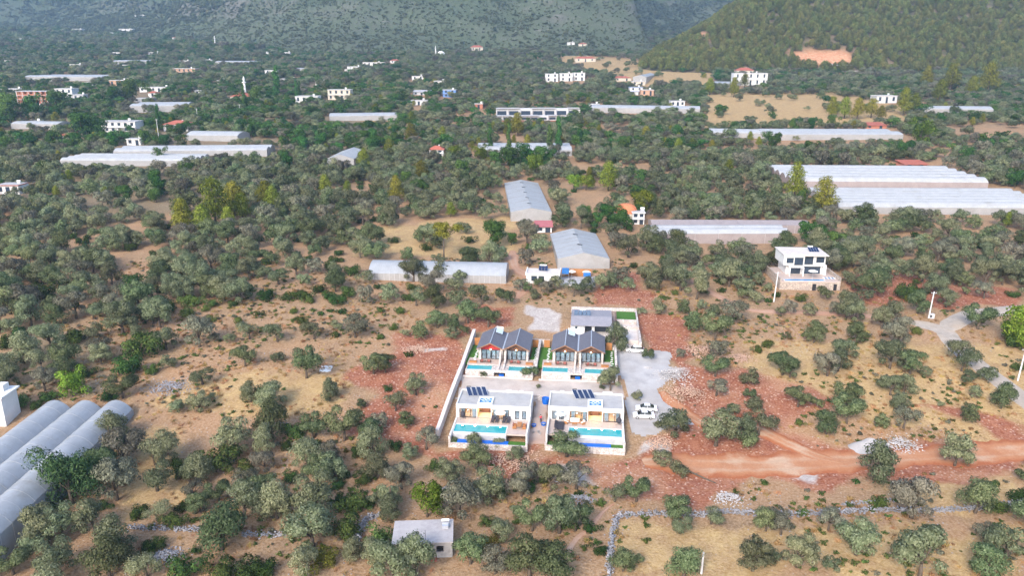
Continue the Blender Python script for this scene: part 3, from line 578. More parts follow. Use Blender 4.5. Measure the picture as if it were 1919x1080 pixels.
garden(-2.1, .75, 22.6, 33.8, 5.95, 'dark green side garden right of the middle wall', 10)
garden(13.0, 15.2, 22.8, 33.4, 5.95, 'side garden between the right gabled villa and the yard wall', 8)

# upper house with pergola and terraces
def upper_house():
    r = empty('upper_house', (*uv(4.9, 38.4), 7.6), -TH, label='pale house with grey sheet roof and solar panels, topmost of the compound', cat='house'); W = 9.6
    w_ = MB(); w_.box(0, W, 3.0, 10, 0, 2.5); w_.box(0, 3.2, .5, 3.0, 0, 2.5); w_.box(5.0, 5.6, .6, 1.0, 0, 2.5); w_.box(W-.4, W, .6, 1.0, 0, 2.5); w_.build('wall', M['paint'], r)
    for k, (a, b) in enumerate(((3.3, 4.9), (5.7, 9.1))): win(r, a, b, 2.98, .1, 2.3, 3, 'darkglass', 'sliding_door')
    box('window', M['darkglass'], r, .9, 1.4, .42, .49, 1.6, 2.1)
    MB().prism([(-.2, -.2, 2.55), (-.2, 4.3, 3.4), (-.2, 4.3, 3.52), (-.2, -.2, 2.67)], (W+.4, 0, 0)).build('roof_slope', M['roofsheet'], r)
    MB().prism([(-.2, 4.35, 3.38), (-.2, 11, 2.9), (-.2, 11, 3.02), (-.2, 4.35, 3.5)], (W+.4, 0, 0)).build('roof_slope', M['roofsheet'], r)
    for i in range(4):
        p = MB().prism([(.5+i*1.05, 5.0, 3.5), (1.4+i*1.05, 5.0, 3.5), (1.4+i*1.05, 6.8, 4.15), (.5+i*1.05, 6.8, 4.15)], (0, 0, .07)).build('solar_panel', pm_solar2, r)
    MB().tube([(1.9, 7.2, 4.2), (3.2, 7.2, 4.2)], .24, 8).build('tank', M['white'], r)
    pg = box('pergola', M['wooddark'], r, W+.3, W+.42, .2, 10.6, 2.7, 2.85)
    for i in range(14): box('pergola_slat', M['wooddark'], pg, W+.3, W+1.5, .3+i*.78, .3+i*.78+.28, 2.86, 2.93)
    for y in (.5, 5, 10): box('pergola_post', M['wooddark'], pg, W+1.3, W+1.42, y, y+.12, -.2, 2.85)
    MB().box(-.4, 16.4, -2.0, 17.6, -1.2, -.02).build('plinth', M['walltop'], r)
    box('plinth_steps', M['stonewall'], r, 10, 16.5, -4.6, -2.01, -2.6, -1.0)
    wl = MB(); wl.box(-.5, 16.6, 17.2, 17.6, -.01, 1.6); wl.box(16.2, 16.6, 4.2, 17.19, -.01, 1.3); wl.box(16.2, 16.8, -4.6, 4.19, -1.8, .5); wl.box(11.2, 16.19, 5.2, 5.6, -.01, .9); wl.box(11.2, 16.19, 9.6, 10.0, -.01, 1.1); wl.build('terrace_wall', M['stonewall'], r)
    box('lawn_terrace', M['lawn'], r, 11.3, 16.1, 10.1, 16.5, 0, 1.0)
M['roofsheet'] = pm('grey_sheet', (.26, .25, .28), .5, .12, 1.5); pm_solar2 = pm('collector_dark', (.10, .14, .20), .2, .15, spec=.6)
upper_house(); LAND['the pergola house'] = (1115, 600)

# ------------------------------------------------------------------ furniture, people, cars
def place(u, v, z): return (*uv(u, v), z)
def lounger(u, v, z, rz, label):
    r = empty('sun_lounger', place(u, v, z), rz-TH, label=label, cat='sun lounger', group='sun loungers on the pool terraces'); f = MB()
    f.box(-.33, -.27, -.9, .9, .22, .3); f.box(.27, .33, -.9, .9, .22, .3)
    for y in (-.8, .7):
        for x in (-.3, .3): f.box(x-.03, x+.03, y-.03, y+.03, 0, .22)
    f.build('frame', M['darkframe'], r); box('seat', M['lounger'], r, -.32, .32, -.95, .25, .3, .38)
    MB().prism([(-.32, .25, .3), (.32, .25, .3), (.32, .95, .75), (-.32, .95, .75)], (0, -.04, .07)).build('backrest', M['lounger'], r)
for i, (u, l) in enumerate(((-9.5, 'dark sun lounger, leftmost of four behind the left pool'), (-8.6, 'dark sun lounger, second from the left behind the left pool'), (-7.2, 'dark sun lounger, third from the left behind the left pool'), (-6.3, 'dark sun lounger, rightmost of four behind the left pool'))): lounger(u, -.35, 3.0, 0, l)
for i, l in enumerate(('furthest', 'second', 'third', 'nearest')): lounger(3.9, -.1-i*.85, 3.0, rad(90), 'dark sun lounger, %s of four beside the right villa pool' % l)
def parasol(p, rz, d, h, label, m='canvas'):
    r = empty('parasol', p, rz, label=label, cat='parasol', group='open parasols'); MB().tube([(0, 0, 0), (0, 0, h)], .035, 6).build('pole', M['silver'], r)
    MB().lathe([(d/2, h-.45), (d*.25, h-.15), (0, h), (0, h-.05), (d*.25, h-.2), (d/2-.02, h-.5), (d/2, h-.45)], 8).build('canopy', M[m], r); MB().lathe([(.3, 0), (.3, .08), (.05, .1)], 8).build('base', M['concrete'], r)
parasol(place(-8.0, .15, 3.0), 0, 2.4, 2.2, 'round white parasol over the loungers behind the left pool'); parasol(place(4.0, 1.0, 3.0), 0, 2.3, 2.1, 'pale grey parasol on the right villa terrace', 'curtain')
def egg_chair(u, v, z, rz, label):
    r = empty('egg_chair', place(u, v, z), rz, label=label, cat='hanging chair', group='hanging egg chairs'); b = MB(); b.smooth = True
    b.lathe([(.05, .45), (.4, .6), (.52, 1.0), (.46, 1.4), (.25, 1.7), (.05, 1.8)], 10); b.build('shell', M['lounger'], r); MB().lathe([(0, .62), (.34, .66), (.3, .8), (0, .82)], 10).build('cushion', M['curtain'], r)
    MB().tube([(.2, .6, .03), (0, .75, .9), (0, .55, 1.9), (0, .1, 2.05), (0, 0, 1.8)], .04, 6).build('stand', M['darkframe'], r); MB().tube([(-.6, -.2, .03), (-.3, .4, .03), (.3, .4, .03), (.6, -.2, .03)], .035, 6).build('foot', M['darkframe'], r)
egg_chair(-15.6, .0, 3.0, .3, 'dark hanging egg chair at the left end of the left villa'); egg_chair(15.6, .5, 3.0, -.3, 'dark hanging egg chair at the right end of the right villa')
def table(p, rz, w_, d, h, m, label, cat='table'):
    r = empty('table', p, rz, label=label, cat=cat, group='terrace tables'); box('tabletop', M[m], r, -w_/2, w_/2, -d/2, d/2, h-.06, h)
    for x in (-1, 1):
        for y in (-1, 1): box('leg', M[m], r, x*(w_/2-.06)-.03, x*(w_/2-.06)+.03, y*(d/2-.06)-.03, y*(d/2-.06)+.03, 0, h-.06)
def seat(p, rz, w_, m, cm, label, nm='armchair'):
    r = empty(nm, p, rz, label=label, cat='sofa' if nm == 'sofa' else 'chair', group='terrace seats'); f = MB(); f.box(-w_/2, w_/2, -.35, .35, .12, .3); f.box(-w_/2, -w_/2+.09, -.35, .35, .3, .58); f.box(w_/2-.09, w_/2, -.35, .35, .3, .58); f.build('frame', M[m], r)
    box('cushion', M[cm], r, -w_/2+.1, w_/2-.1, -.33, .25, .3, .44); MB().prism([(-w_/2+.1, .25, .3), (w_/2-.1, .25, .3), (w_/2-.1, .38, .85), (-w_/2+.1, .38, .85)], (0, -.1, 0)).build('backrest', M[cm], r)
    for x in (-1, 1):
        for y in (-1, 1): box('leg', M[m], r, x*(w_/2-.05)-.03, x*(w_/2-.05)+.03, y*.3-.03, y*.3+.03, 0, .12)
table(place(-3.9, -2.5, 3.0), -TH, .95, 2.0, .74, 'wood', 'wooden dining table at the right of the left pool'); 
for k, (du, dv, rz, l) in enumerate(((-.95, .4, 90, 'wooden chair on the left of the dining table, far side'), (-.95, -.5, 90, 'wooden chair on the left of the dining table, near side'), (1.0, .4, -90, 'wooden chair on the right of the dining table, far side'), (1.0, -.5, -90, 'wooden chair on the right of the dining table, near side'))): seat(place(-3.9+du, -2.5+dv, 3.0), rad(rz)-TH, .6, 'wood', 'cushion', l)
seat(place(6.9, .75, 3.0), -TH, 2.0, 'wood', 'canvas', 'wooden sofa with pale cushions in front of the right villa', 'sofa'); seat(place(5.3, .2, 3.0), rad(60), .8, 'wood', 'canvas', 'pale cushioned armchair left of the sofa, right villa'); seat(place(8.5, .2, 3.0), rad(-60), .8, 'wood', 'canvas', 'pale cushioned armchair right of the sofa, right villa'); table(place(6.9, -.3, 3.0), -TH, 1.0, .5, .35, 'wood', 'low wooden coffee table before the sofa, right villa')
for k, (u, nm) in enumerate(((-15, 'first'), (-8.2, 'second'), (2.3, 'third'), (9.1, 'fourth'))):
    for j, sd_ in enumerate(('left', 'right')): seat(place(u+j*1.7, 22.9+(.4 if k > 1 else 0), 6.0), rad(180 + (-15 if j else 15)), .75, 'wooddark', 'cushion', 'red armchair on the %s terrace from the left, %s of its pair' % (nm, sd_))
    table(place(u+.85, 22.8+(.4 if k > 1 else 0), 6.0), 0, .5, .5, .4, 'wooddark', 'small dark table between red armchairs, %s terrace from the left' % nm)
def tub(p, label, m, rr=.5, h=.4):
    r = empty('mixing_tub', p, 0, label=label, cat='tub', group='building site tubs'); MB().lathe([(0, .02), (rr*.8, .02), (rr, h), (rr*.93, h), (rr*.75, .06), (0, .06)], 12).build('bowl', M[m], r); MB().lathe([(0, h*.55), (rr*.85, h*.55)], 12).build('contents', M['oldconc'], r)
P0 = lambda u, v: (*uv(u, v), float(ground_z(*uv(u, v))))
PASS = np.array([uv(-1.85, -5), uv(1.35, -5), uv(1.25, 9.4), uv(-1.85, 9.4)]); sheet('passage', PASS, M['street'], .05, .4)
tub(P0(.6, 1.6), 'blue tub beside the worker in the passage', 'blue', .55, .5); tub(P0(-1.3, 1.0), 'blue tub on the left of the passage between the villas', 'blue', .5, .45); tub(P0(.5, 9.2), 'large blue tank at the back of the passage', 'blue', .8, 1.3)
for k, (u, v) in enumerate(((-1.2, -1.2), (-.3, -.9), (.1, -1.5))):
    b = empty('cement_bucket', P0(u, v), 0, label='grey bucket in the passage, %s of three' % ('left', 'middle', 'right')[k], cat='bucket', group='grey buckets'); MB().lathe([(0, 0), (.2, 0), (.26, .45), (.23, .45), (.18, .05)], 10).build('pail', M['oldconc'], b); MB().tube([(-.25, 0, .44), (0, 0, .62), (.25, 0, .44)], .015, 4).build('handle', M['silver'], b)
def skin_obj(name, verts, edges, radii, m, parent, root=0):
    me = bpy.data.meshes.new(name); me.from_pydata(verts, edges, []); me.materials.append(m); o = link(name, me, parent); md = o.modifiers.new('skin', 'SKIN'); md.use_smooth_shade = True
    for i, q in enumerate(me.skin_vertices[0].data): q.radius = (radii[i], radii[i]*.85); q.use_root = (i == root)
    o.modifiers.new('sub', 'SUBSURF').levels = 2; o.modifiers['sub'].render_levels = 2; return o
def person(p, rz, label):
    r = empty('person', p, rz, label=label, cat='person')
    V = [(0, 0, .95), (0, -.02, 1.2), (0, -.04, 1.42), (0, -.05, 1.53), (0, -.08, 1.64), (0, -.08, 1.74), (.19, -.03, 1.41), (.26, -.1, 1.13), (.2, -.32, .98), (-.19, -.03, 1.41), (-.27, -.06, 1.12), (-.22, -.26, .93), (.1, 0, .9), (.12, -.03, .5), (.12, .03, .09), (.12, -.14, .04), (-.1, 0, .9), (-.13, -.02, .5), (-.14, .05, .09), (-.14, -.12, .04)]
    Ed = [(0, 1), (1, 2), (2, 3), (3, 4), (4, 5), (2, 6), (6, 7), (7, 8), (2, 9), (9, 10), (10, 11), (0, 12), (12, 13), (13, 14), (14, 15), (0, 16), (16, 17), (17, 18), (18, 19)]
    Rr = [.15, .14, .15, .055, .1, .08, .06, .045, .035, .06, .045, .035, .09, .065, .045, .035, .09, .065, .045, .035]
    skin_obj('body', V, Ed, Rr, M['skin'], r)
    ix = [0, 1, 2, 6, 7, 9, 10]; mp = {a: b for b, a in enumerate(ix)}; skin_obj('shirt', [V[i] for i in ix], [(mp[a], mp[b]) for a, b in Ed if a in mp and b in mp], [.18, .175, .185, .09, .075, .09, .075], M['shirt'], r)
    ix = [0, 12, 13, 14, 16, 17, 18]; mp = {a: b for b, a in enumerate(ix)}; skin_obj('trousers', [V[i] for i in ix], [(mp[a], mp[b]) for a, b in Ed if a in mp and b in mp], [.17, .115, .085, .07, .115, .085, .07], M['trouser'], r)
    h = MB(); h.smooth = True; h.lathe([(.105, 1.63), (.118, 1.72), (.09, 1.80), (0, 1.835)], 10, (0, -.06, 0)); h.build('hair', M['hair'], r)
    for s in (1, -1):
        b = MB(); c = Vector(V[8] if s > 0 else V[11])
        for k in range(5): b.tube([c+Vector((s*(.03-.017*k), -.02, 0)), c+Vector((s*(.035-.018*k), -.08, -.01-.004*abs(k-2))), c+Vector((s*(.03-.016*k), -.12+.012*abs(k-2), -.045))], .009, 5)
        b.build('fingers', M['skin'], r)
person(P0(.0, 2.4), rad(200), 'worker in red shirt and dark trousers in the passage between villas')
def sedan(p, rz, label, m='carpaint', hatch=False):
    r = empty('parked_car', p, rz, label=label, cat='car', group='parked cars'); L = 4.5
    prof = [(-2.22, .35), (-2.25, .62), (-2.1, .78), (-1.2, .90), (-.55, .93), (1.05, .95), (1.65, .97), (2.15, .93), (2.25, .65), (2.2, .35)] if not hatch else [(-2.1, .35), (-2.15, .62), (-2.0, .82), (-1.2, .95), (-.7, .98), (1.2, 1.0), (1.9, 1.0), (2.1, .9), (2.12, .65), (2.08, .35)]
    bm = MB(); bm.smooth = False; ring = []
    for sx in (-.86, -.78, .78, .86):
        n = len(bm.v)
        for x, z in prof: e = 0 if abs(sx) < .8 else .05; bm.v.append((x*(1-.015*(e > 0)), sx, z-e*(z > .5)))
        ring.append(n)
    k = len(prof)
    for a, b in zip(ring[:-1], ring[1:]):
        for i in range(k-1): bm.f.append((a+i, b+i, b+i+1, a+i+1))
    bm.f.append(tuple(ring[0]+i for i in range(k))); bm.f.append(tuple(ring[3]+i for i in range(k-1, -1, -1))); bm.f += [(ring[0]+k-1, ring[1]+k-1, ring[1], ring[0]), (ring[1]+k-1, ring[2]+k-1, ring[2], ring[1]), (ring[2]+k-1, ring[3]+k-1, ring[3], ring[2])]
    body = bm.build('body', M[m], r)
    top = [(-1.25, .90, .74), (-.45, 1.40, .58), (.75, 1.42, .58), (1.6, .96, .72)] if not hatch else [(-1.15, .96, .74), (-.5, 1.5, .6), (1.5, 1.52, .6), (1.95, 1.0, .72)]
    def P(i, s, dz=0, dy=0): x, z, y = top[i]; return (x, s*(y+dy), z+dz)
    rb = MB().poly([P(1, -1, .01), P(2, -1, .01), P(2, 1, .01), P(1, 1, .01)]).poly([P(1, 1), P(2, 1), P(2, 1, .01), P(1, 1, .01)]).poly([P(2, -1), P(1, -1), P(1, -1, .01), P(2, -1, .01)]); rb.build('roof', M[m], r)
    MB().poly([P(0, -1), P(1, -1), P(1, 1), P(0, 1)]).build('windscreen', M['carglass'], r); MB().poly([P(2, -1), P(3, -1), P(3, 1), P(2, 1)]).build('rear_window', M['carglass'], r)
    for s in (-1, 1): o = MB().poly([P(0, s), P(1, s), P(2, s), P(3, s)][::s]).build('side_window', M['carglass'], r); MB().tube([(.15, s*.77, .95), (.15, s*.60, 1.4)], .035, 4).build('pillar', M[m], o); box('mirror', M[m], r, -.85, -.68, s*.93-.07, s*.93+.07, .92, 1.05)
    for s in (-1, 1):
        for q in (-1, 1):
            wc = (q*1.36, s*.74, .33); b = MB(); b.tube([(wc[0], wc[1]-.1, .33), (wc[0], wc[1]+.14*s+.0, .33)] if False else [(wc[0], s*.64, .33), (wc[0], s*.885, .33)], .33, 14); wo = b.build('wheel', M['tyre'], r); MB().tube([(wc[0], s*.87, .33), (wc[0], s*.9, .33)], .2, 10).build('rim', M['silver'], wo)
        box('headlight', M['silver'], r, -2.24, -2.1, s*.62-.16, s*.62+.16, .6, .72); box('tail_light', M['lampred'], r, 2.13, 2.265, s*.64-.15, s*.64+.15, .68, .84)
g, _ = at(1206, 783); sedan(g, rad(-4), 'white saloon car, nearest of the two beside the right villa'); g2, _ = at(1211, 770); sedan(g2, rad(-6), 'white saloon car just behind the nearest one by the villa')
g, _ = at(1190, 660); sedan(g, rad(-8), 'small white hatchback under an olive at the top of the yard', hatch=True)
g, _ = at(80, 374); sedan(g, rad(5), 'silver hatchback parked among olives by the far left house', 'silvercar', True)
g, _ = at(1248, 656)
for k, (px, py, l) in enumerate(((1248, 654, 'dark rubble skip pit edge'),)): pass

# ------------------------------------------------------------------ greenhouses
GH_FOOT = []                                               # footprints kept free of trees
def foot(O, a, b, L, D, pad=1.5): GH_FOOT.append(np.array([O-a*pad-b*pad, O+a*(L+pad)-b*pad, O+a*(L+pad)+b*(D+pad), O-a*pad+b*(D+pad)]))
def gh(label, O, a, L, n, sw, eave, rise, bays=1, mroof='film', mside='filmwall', shape='arch', mend=None, vents=0, hoops=False):
    """O near-left base corner, a unit vector along the ridges, n spans of width sw set side by side"""
    b = np.array([-a[1], a[0]]); cs = [O, O+a*L, O+b*n*sw, O+a*L+b*n*sw]; zs = [float(ground_z(*c)) for c in cs]; zb = float(np.mean(zs)); foot(O, a, b, L, n*sw)
    r = empty('greenhouse', (O[0], O[1], zb), math.atan2(a[1], a[0]), label=label, cat='greenhouse', group='plastic greenhouses')
    seg = 8 if shape == 'arch' else 2; lo = min(zs)-zb-1.0
    def prof(k): t = k/seg; return t*sw, eave+rise*(math.sin(math.pi*t)**.8 if shape == 'arch' else 1-abs(2*t-1))
    bl = L/bays; meA = meB = None
    for alt in (0, 1):
        q = MB(); q.smooth = shape == 'arch'; e = .025*alt
        for k in range(seg+1):
            y, z = prof(k); q.v += [(.02, y, z+e), (bl-.02, y, z+e)]
        for k in range(seg): q.f.append((2*k, 2*k+1, 2*k+3, 2*k+2))
        me = q.mesh('roof_panel', M[mroof])
        if alt: meB = me
        else: meA = me
    hm = None
    for i in range(n):
        for j in range(bays):
            o = link('roof_panel', meB if (j+i) % 2 else meA, r); o.location = (j*bl, i*sw, 0)
            if hoops:
                if hm is None: hm = MB().tube([(0, prof(k)[0], prof(k)[1]+.02) for k in range(seg+1)], .04, 4).mesh('hoop', M['film'])
                h = link('hoop', hm, r); h.location = (j*bl, i*sw, 0)
        for x in (0, L):
            q = MB().poly([(x, i*sw, lo), (x, (i+1)*sw, lo)]+[(x, i*sw+prof(k)[0], prof(k)[1]-.01) for k in range(seg, -1, -1)]); q.build('end_wall', M[mend or mside], r)
        if i: box('gutter', M['oldconc'], r, 0, L, i*sw-.22, i*sw+.22, eave-.1, eave+.12)
    for y, nm in ((-.03, 'side_wall'), (n*sw+.03, 'side_wall')):
        s = MB().poly([(0, y, lo), (L, y, lo), (L, y, eave), (0, y, eave)]).build(nm, M[mside], r)
        if bays > 3 and y < 0:
            for j in range(bays+1): box('post', M['silver'], s, j*bl-.04, j*bl+.04, y-.06, y-.01, lo, eave)
    for k in range(vents):
        x = L*(k+.7)/(vents+.4); MB().prism([(x, sw*.46, eave+rise-.1), (x+.8, sw*.46, eave+rise-.1), (x+.8, sw*.56, eave+rise+.15), (x, sw*.56, eave+rise+.15)], (0, 0, .1)).build('vent', M['darkframe'], r)
    return r
def gh_px(label, nl, nr, fl, eave, rise, n=1, axis='wide', **k):
    A = np.array(at(*nl, eave)[0][:2]); B = np.array(at(*nr, eave)[0][:2]); C = np.array(at(*fl, eave)[0][:2])
    if axis == 'wide':
        a = B-A; L = np.linalg.norm(a); a = a/L; b = np.array([-a[1], a[0]]); D = float(np.clip((C-A)@b, 5*n if n > 1 else 7, 16*n)); return gh(label, A, a, L, n, D/n, eave, rise, **k)
    a = C-A; L = np.linalg.norm(a); a = a/L; b = np.array([-a[1], a[0]]); D = float(abs((B-A)@b)); return gh(label, A-b*D, a, L, n, D/n, eave, rise, **k)
G1R = np.array(at(250, 778)[0][:2]); gh('three arched plastic greenhouse at the lower left edge', G1R+np.array([0, -62.0]), np.array([0, 1.0]), 62, 3, 6.3, 2.9, 2.1, bays=20, mroof='filmblue', mside='filmblue', hoops=True)
gh_px('long stepped white greenhouse at mid left, nearer of two', (113, 303), (358, 304), (167, 287), 2.4, 1.1, 4, mroof='filmclear', bays=4)
gh_px('long white greenhouse at mid left, farther of two below red bank', (212, 284), (500, 285), (232, 273), 2.4, 1.3, 2, mroof='filmclear', bays=4)
gh_px('white greenhouse behind the three poplars', (893, 283), (1072, 284), (895, 269), 2.4, 1.5, 2, mroof='filmclear', bays=4)
gh_px('grey gabled greenhouse running away from camera, with row of vents', (957, 405), (1032, 400), (945, 337), 2.0, 1.5, 1, 'depth', shape='gable', bays=12, mroof='film', vents=5)
gh_px('broad gabled greenhouse behind the house with blue awning', (1045, 491), (1143, 493), (1031, 433), 2.2, 1.9, 1, 'depth', shape='gable', bays=14, mroof='film', vents=2)
gh_px('single arched long greenhouse left of the track, pale ribbed film', (690, 513), (948, 521), (676, 489), 1.8, 2.4, 1, bays=26, mroof='filmblue', hoops=True)
gh_px('two span greenhouse with pink side wall, front of its pair', (1215, 440), (1478, 440), (1213, 425), 3.0, 1.4, 2, mroof='film', mside='filmpink', bays=6)
gh_px('low pink roofed greenhouse behind the two span one', (1222, 423), (1520, 424), (1224, 410), 2.6, .9, 1, shape='gable', mroof='filmpink', mside='filmpink', bays=20)
gh_px('large white multi span greenhouse at right, upper block', (1482, 344), (1852, 346), (1458, 309), 2.0, 1.8, 5, mroof='filmclear', mside='filmpink', bays=3)
gh_px('large grey multi span greenhouse at right edge, lower block', (1571, 392), (1990, 397), (1510, 353), 1.8, 1.8, 6, mroof='film', mside='filmwall', bays=3)
gh_px('short white greenhouse left of the long one below the tan field', (1330, 250), (1432, 252), (1325, 241), 2.4, 1.3, 2, mroof='filmclear', bays=2)
gh_px('long white greenhouse along the bottom of the tan field', (1440, 256), (1693, 254), (1420, 242), 2.4, 1.3, 2, mroof='filmclear', bays=2)
gh_px('long white tunnel greenhouse left of the tan field', (1108, 203), (1312, 205), (1108, 194), 3, 1.8, 1, mroof='film')
gh_px('white tunnel greenhouse at far right', (1722, 205), (1862, 206), (1720, 195), 3, 1.8, 1, mroof='film')
gh_px('pale greenhouse by the small tan clearing, centre left', (617, 218), (745, 218), (617, 208), 3, 1.6, 1, mroof='film')
gh_px('small gable ended white greenhouse above the pines', (612, 300), (664, 300), (640, 281), 3, 2.2, 1, 'depth', shape='gable', mroof='filmclear')
gh_px('wide white greenhouse at far left', (46, 146), (190, 147), (70, 136), 2.6, 1.3, 3, mroof='filmclear')
gh_px('white greenhouse left of the mosque', (243, 202), (342, 200), (270, 191), 3.5, 1.4, 2, mroof='filmclear')
gh_px('white tunnel beneath the red roofed house', (348, 254), (445, 256), (350, 246), 3, 1.8, 1, mroof='filmclear')
gh_px('distant white greenhouse at upper left', (212, 116), (275, 116), (212, 108), 3.5, 1.2, 2, mroof='filmclear')
gh_px('distant white greenhouse left of the far minaret', (403, 117), (478, 118), (403, 110), 3.5, 1.2, 2, mroof='filmclear')
gh_px('small distant white greenhouse right of the far minaret', (543, 129), (592, 130), (543, 124), 3.5, 1.2, 1, mroof='filmclear')
gh_px('flat white greenhouse among trees at the left edge', (20, 233), (108, 234), (24, 227), 3, 1.2, 1, mroof='filmclear')
gh_px('slanting pale greenhouse on the yellow field', (1186, 150), (1214, 148), (1208, 133), 3.5, 1.8, 1, 'depth', shape='gable', mroof='film')
gh_px('grey greenhouse left of the terraced house', (1325, 157), (1376, 158), (1328, 146), 3, 1.0, 2, mroof='film')
LAND['the three arched greenhouse'] = (120, 850); LAND['the ribbed arched greenhouse'] = (810, 510); LAND['the pink walled greenhouse'] = (1345, 440); LAND['the broad gabled greenhouse'] = (1090, 465); LAND['the grey gabled greenhouse'] = (985, 370); LAND['the large grey greenhouse'] = (1740, 375)

# ------------------------------------------------------------------ houses and village
def house(px, py, wpx, hpx, label, wall='paint', roof='flat', rcol='tile', floors=1, nwin=3, rz=0, depth=None, cat='house', name='house', rim='paint', wm='darkglass', door=True):
    p, s = at(px, py); W = wpx/s; Hh = max(2.8, hpx/s*1.0); D = depth or min(W*.75, 12); y0 = 0
    r = empty(name, p, rz, label=label, cat=cat, group='houses of the village'); th = .25
    hb = Hh if roof == 'flat' else Hh*.66
    box('wall', M[wall], r, -W/2, W/2, 0, D, -1.2, hb)
    if roof == 'flat':
        q = MB(); q.box(-W/2-.3, W/2+.3, -.5, D+.3, hb, hb+.28); q.build('roof', M[rim], r); box('roof_screed', M['roofgrey'], r, -W/2, W/2, -.2, D, hb+.281, hb+.33)
        t = MB().tube([(W*.2, D*.6, hb+1.4), (W*.2+1.5, D*.6, hb+1.4)], .35, 8).build('water_tank', M['white'], r); box('tank_stand', M['silver'], t, W*.2, W*.2+1.5, D*.6-.3, D*.6+.3, hb+.3, hb+1.06)
    elif roof == 'hip':
        e = .6; x0, x1, a, b = -W/2-e, W/2+e, -e, D+e; k = min(D/2, W*.35); cy = D/2; q = MB(); A, B_, C, D_ = (x0, a, hb), (x1, a, hb), (x1, b, hb), (x0, b, hb); P, Q = (x0+k+e, cy, Hh), (x1-k-e, cy, Hh)
        for f in ([A, B_, Q, P], [B_, C, Q], [C, D_, P, Q], [D_, A, P]): q.poly(f)
        q.poly([D_, C, B_, A]); ro = q.build('roof', M[rcol], r); box('chimney', M['paint'], ro, W*.12, W*.12+.6, cy+.5, cy+1.1, Hh-1.4, Hh+.4)
    elif roof == 'shed':
        MB().prism([(-W/2-.4, -.8, hb), (-W/2-.4, D+.4, Hh), (-W/2-.4, D+.4, Hh+.2), (-W/2-.4, -.8, hb+.2)], (W+.8, 0, 0)).build('roof', M[rcol], r)
    fh = hb/floors
    for f in range(floors):
        z0 = f*fh
        if floors > 1 and f: box('balcony', M[rim], r, -W/2-.1, W/2+.1, -.9, -.002, z0-.12, z0+.02)
        for i in range(nwin):
            x = -W/2+W*(i+.5)/nwin; ww = min(1.6, W/nwin*.55); isd = door and f == 0 and i == nwin//2
            o = box('door' if isd else 'window', M['darkframe'], r, x-ww/2-.08, x+ww/2+.08, -.07, -.004, z0+(.02 if isd else fh*.3), z0+fh*.85)
            box('pane', M[wm], o, x-ww/2, x+ww/2, -.1, -.071, z0+(.1 if isd else fh*.3+.1), z0+fh*.85-.1)
    GH_FOOT.append(np.array([(p.x-W/2-1, p.y-2), (p.x+W/2+1, p.y-2), (p.x+W/2+1, p.y+D+1), (p.x-W/2-1, p.y+D+1)])); return r, W, D, hb
# unfinished brick block
def brick_block():
    p, s = at(63, 202); W = 58/s; Hh = 30/s; fh = Hh/4; r = empty('apartment_block', p, 0, label='unfinished red brick apartment block of four storeys at far left', cat='building'); D = 12
    for f in range(5): box('floor_slab', M['concrete'], r, -W/2, W/2, 0, D, f*fh-.15, f*fh+.15)
    for f in range(4):
        for i in range(6):
            x = -W/2+.2+i*(W-.8)/5; box('column', M['concrete'], r, x, x+.45, .1, .5, f*fh+.15, (f+1)*fh-.15)
            if i < 5 and f > 0:
                x1 = -W/2+.2+(i+1)*(W-.8)/5; q = MB(); q.box(x+.46, x+1.2, .2, .45, f*fh+.151, (f+1)*fh-.151); q.box(x1-1.0, x1-.01, .2, .45, f*fh+.151, (f+1)*fh-.151); q.box(x+1.201, x1-1.001, .2, .45, f*fh+.151, f*fh+1.0); q.build('brick_infill', M['brick'], r)
    box('core', M['brick'], r, -W/2+.3, W/2-.3, 3, D-.3, .151, Hh-.151); box('ground_store', M['paint'], r, -W/2+3, W/2-6, -1, -.01, -.5, fh-.2)
    GH_FOOT.append(np.array([(p.x-W/2-1, p.y-3), (p.x+W/2+1, p.y-3), (p.x+W/2+1, p.y+D+1), (p.x-W/2-1, p.y+D+1)]))
brick_block()
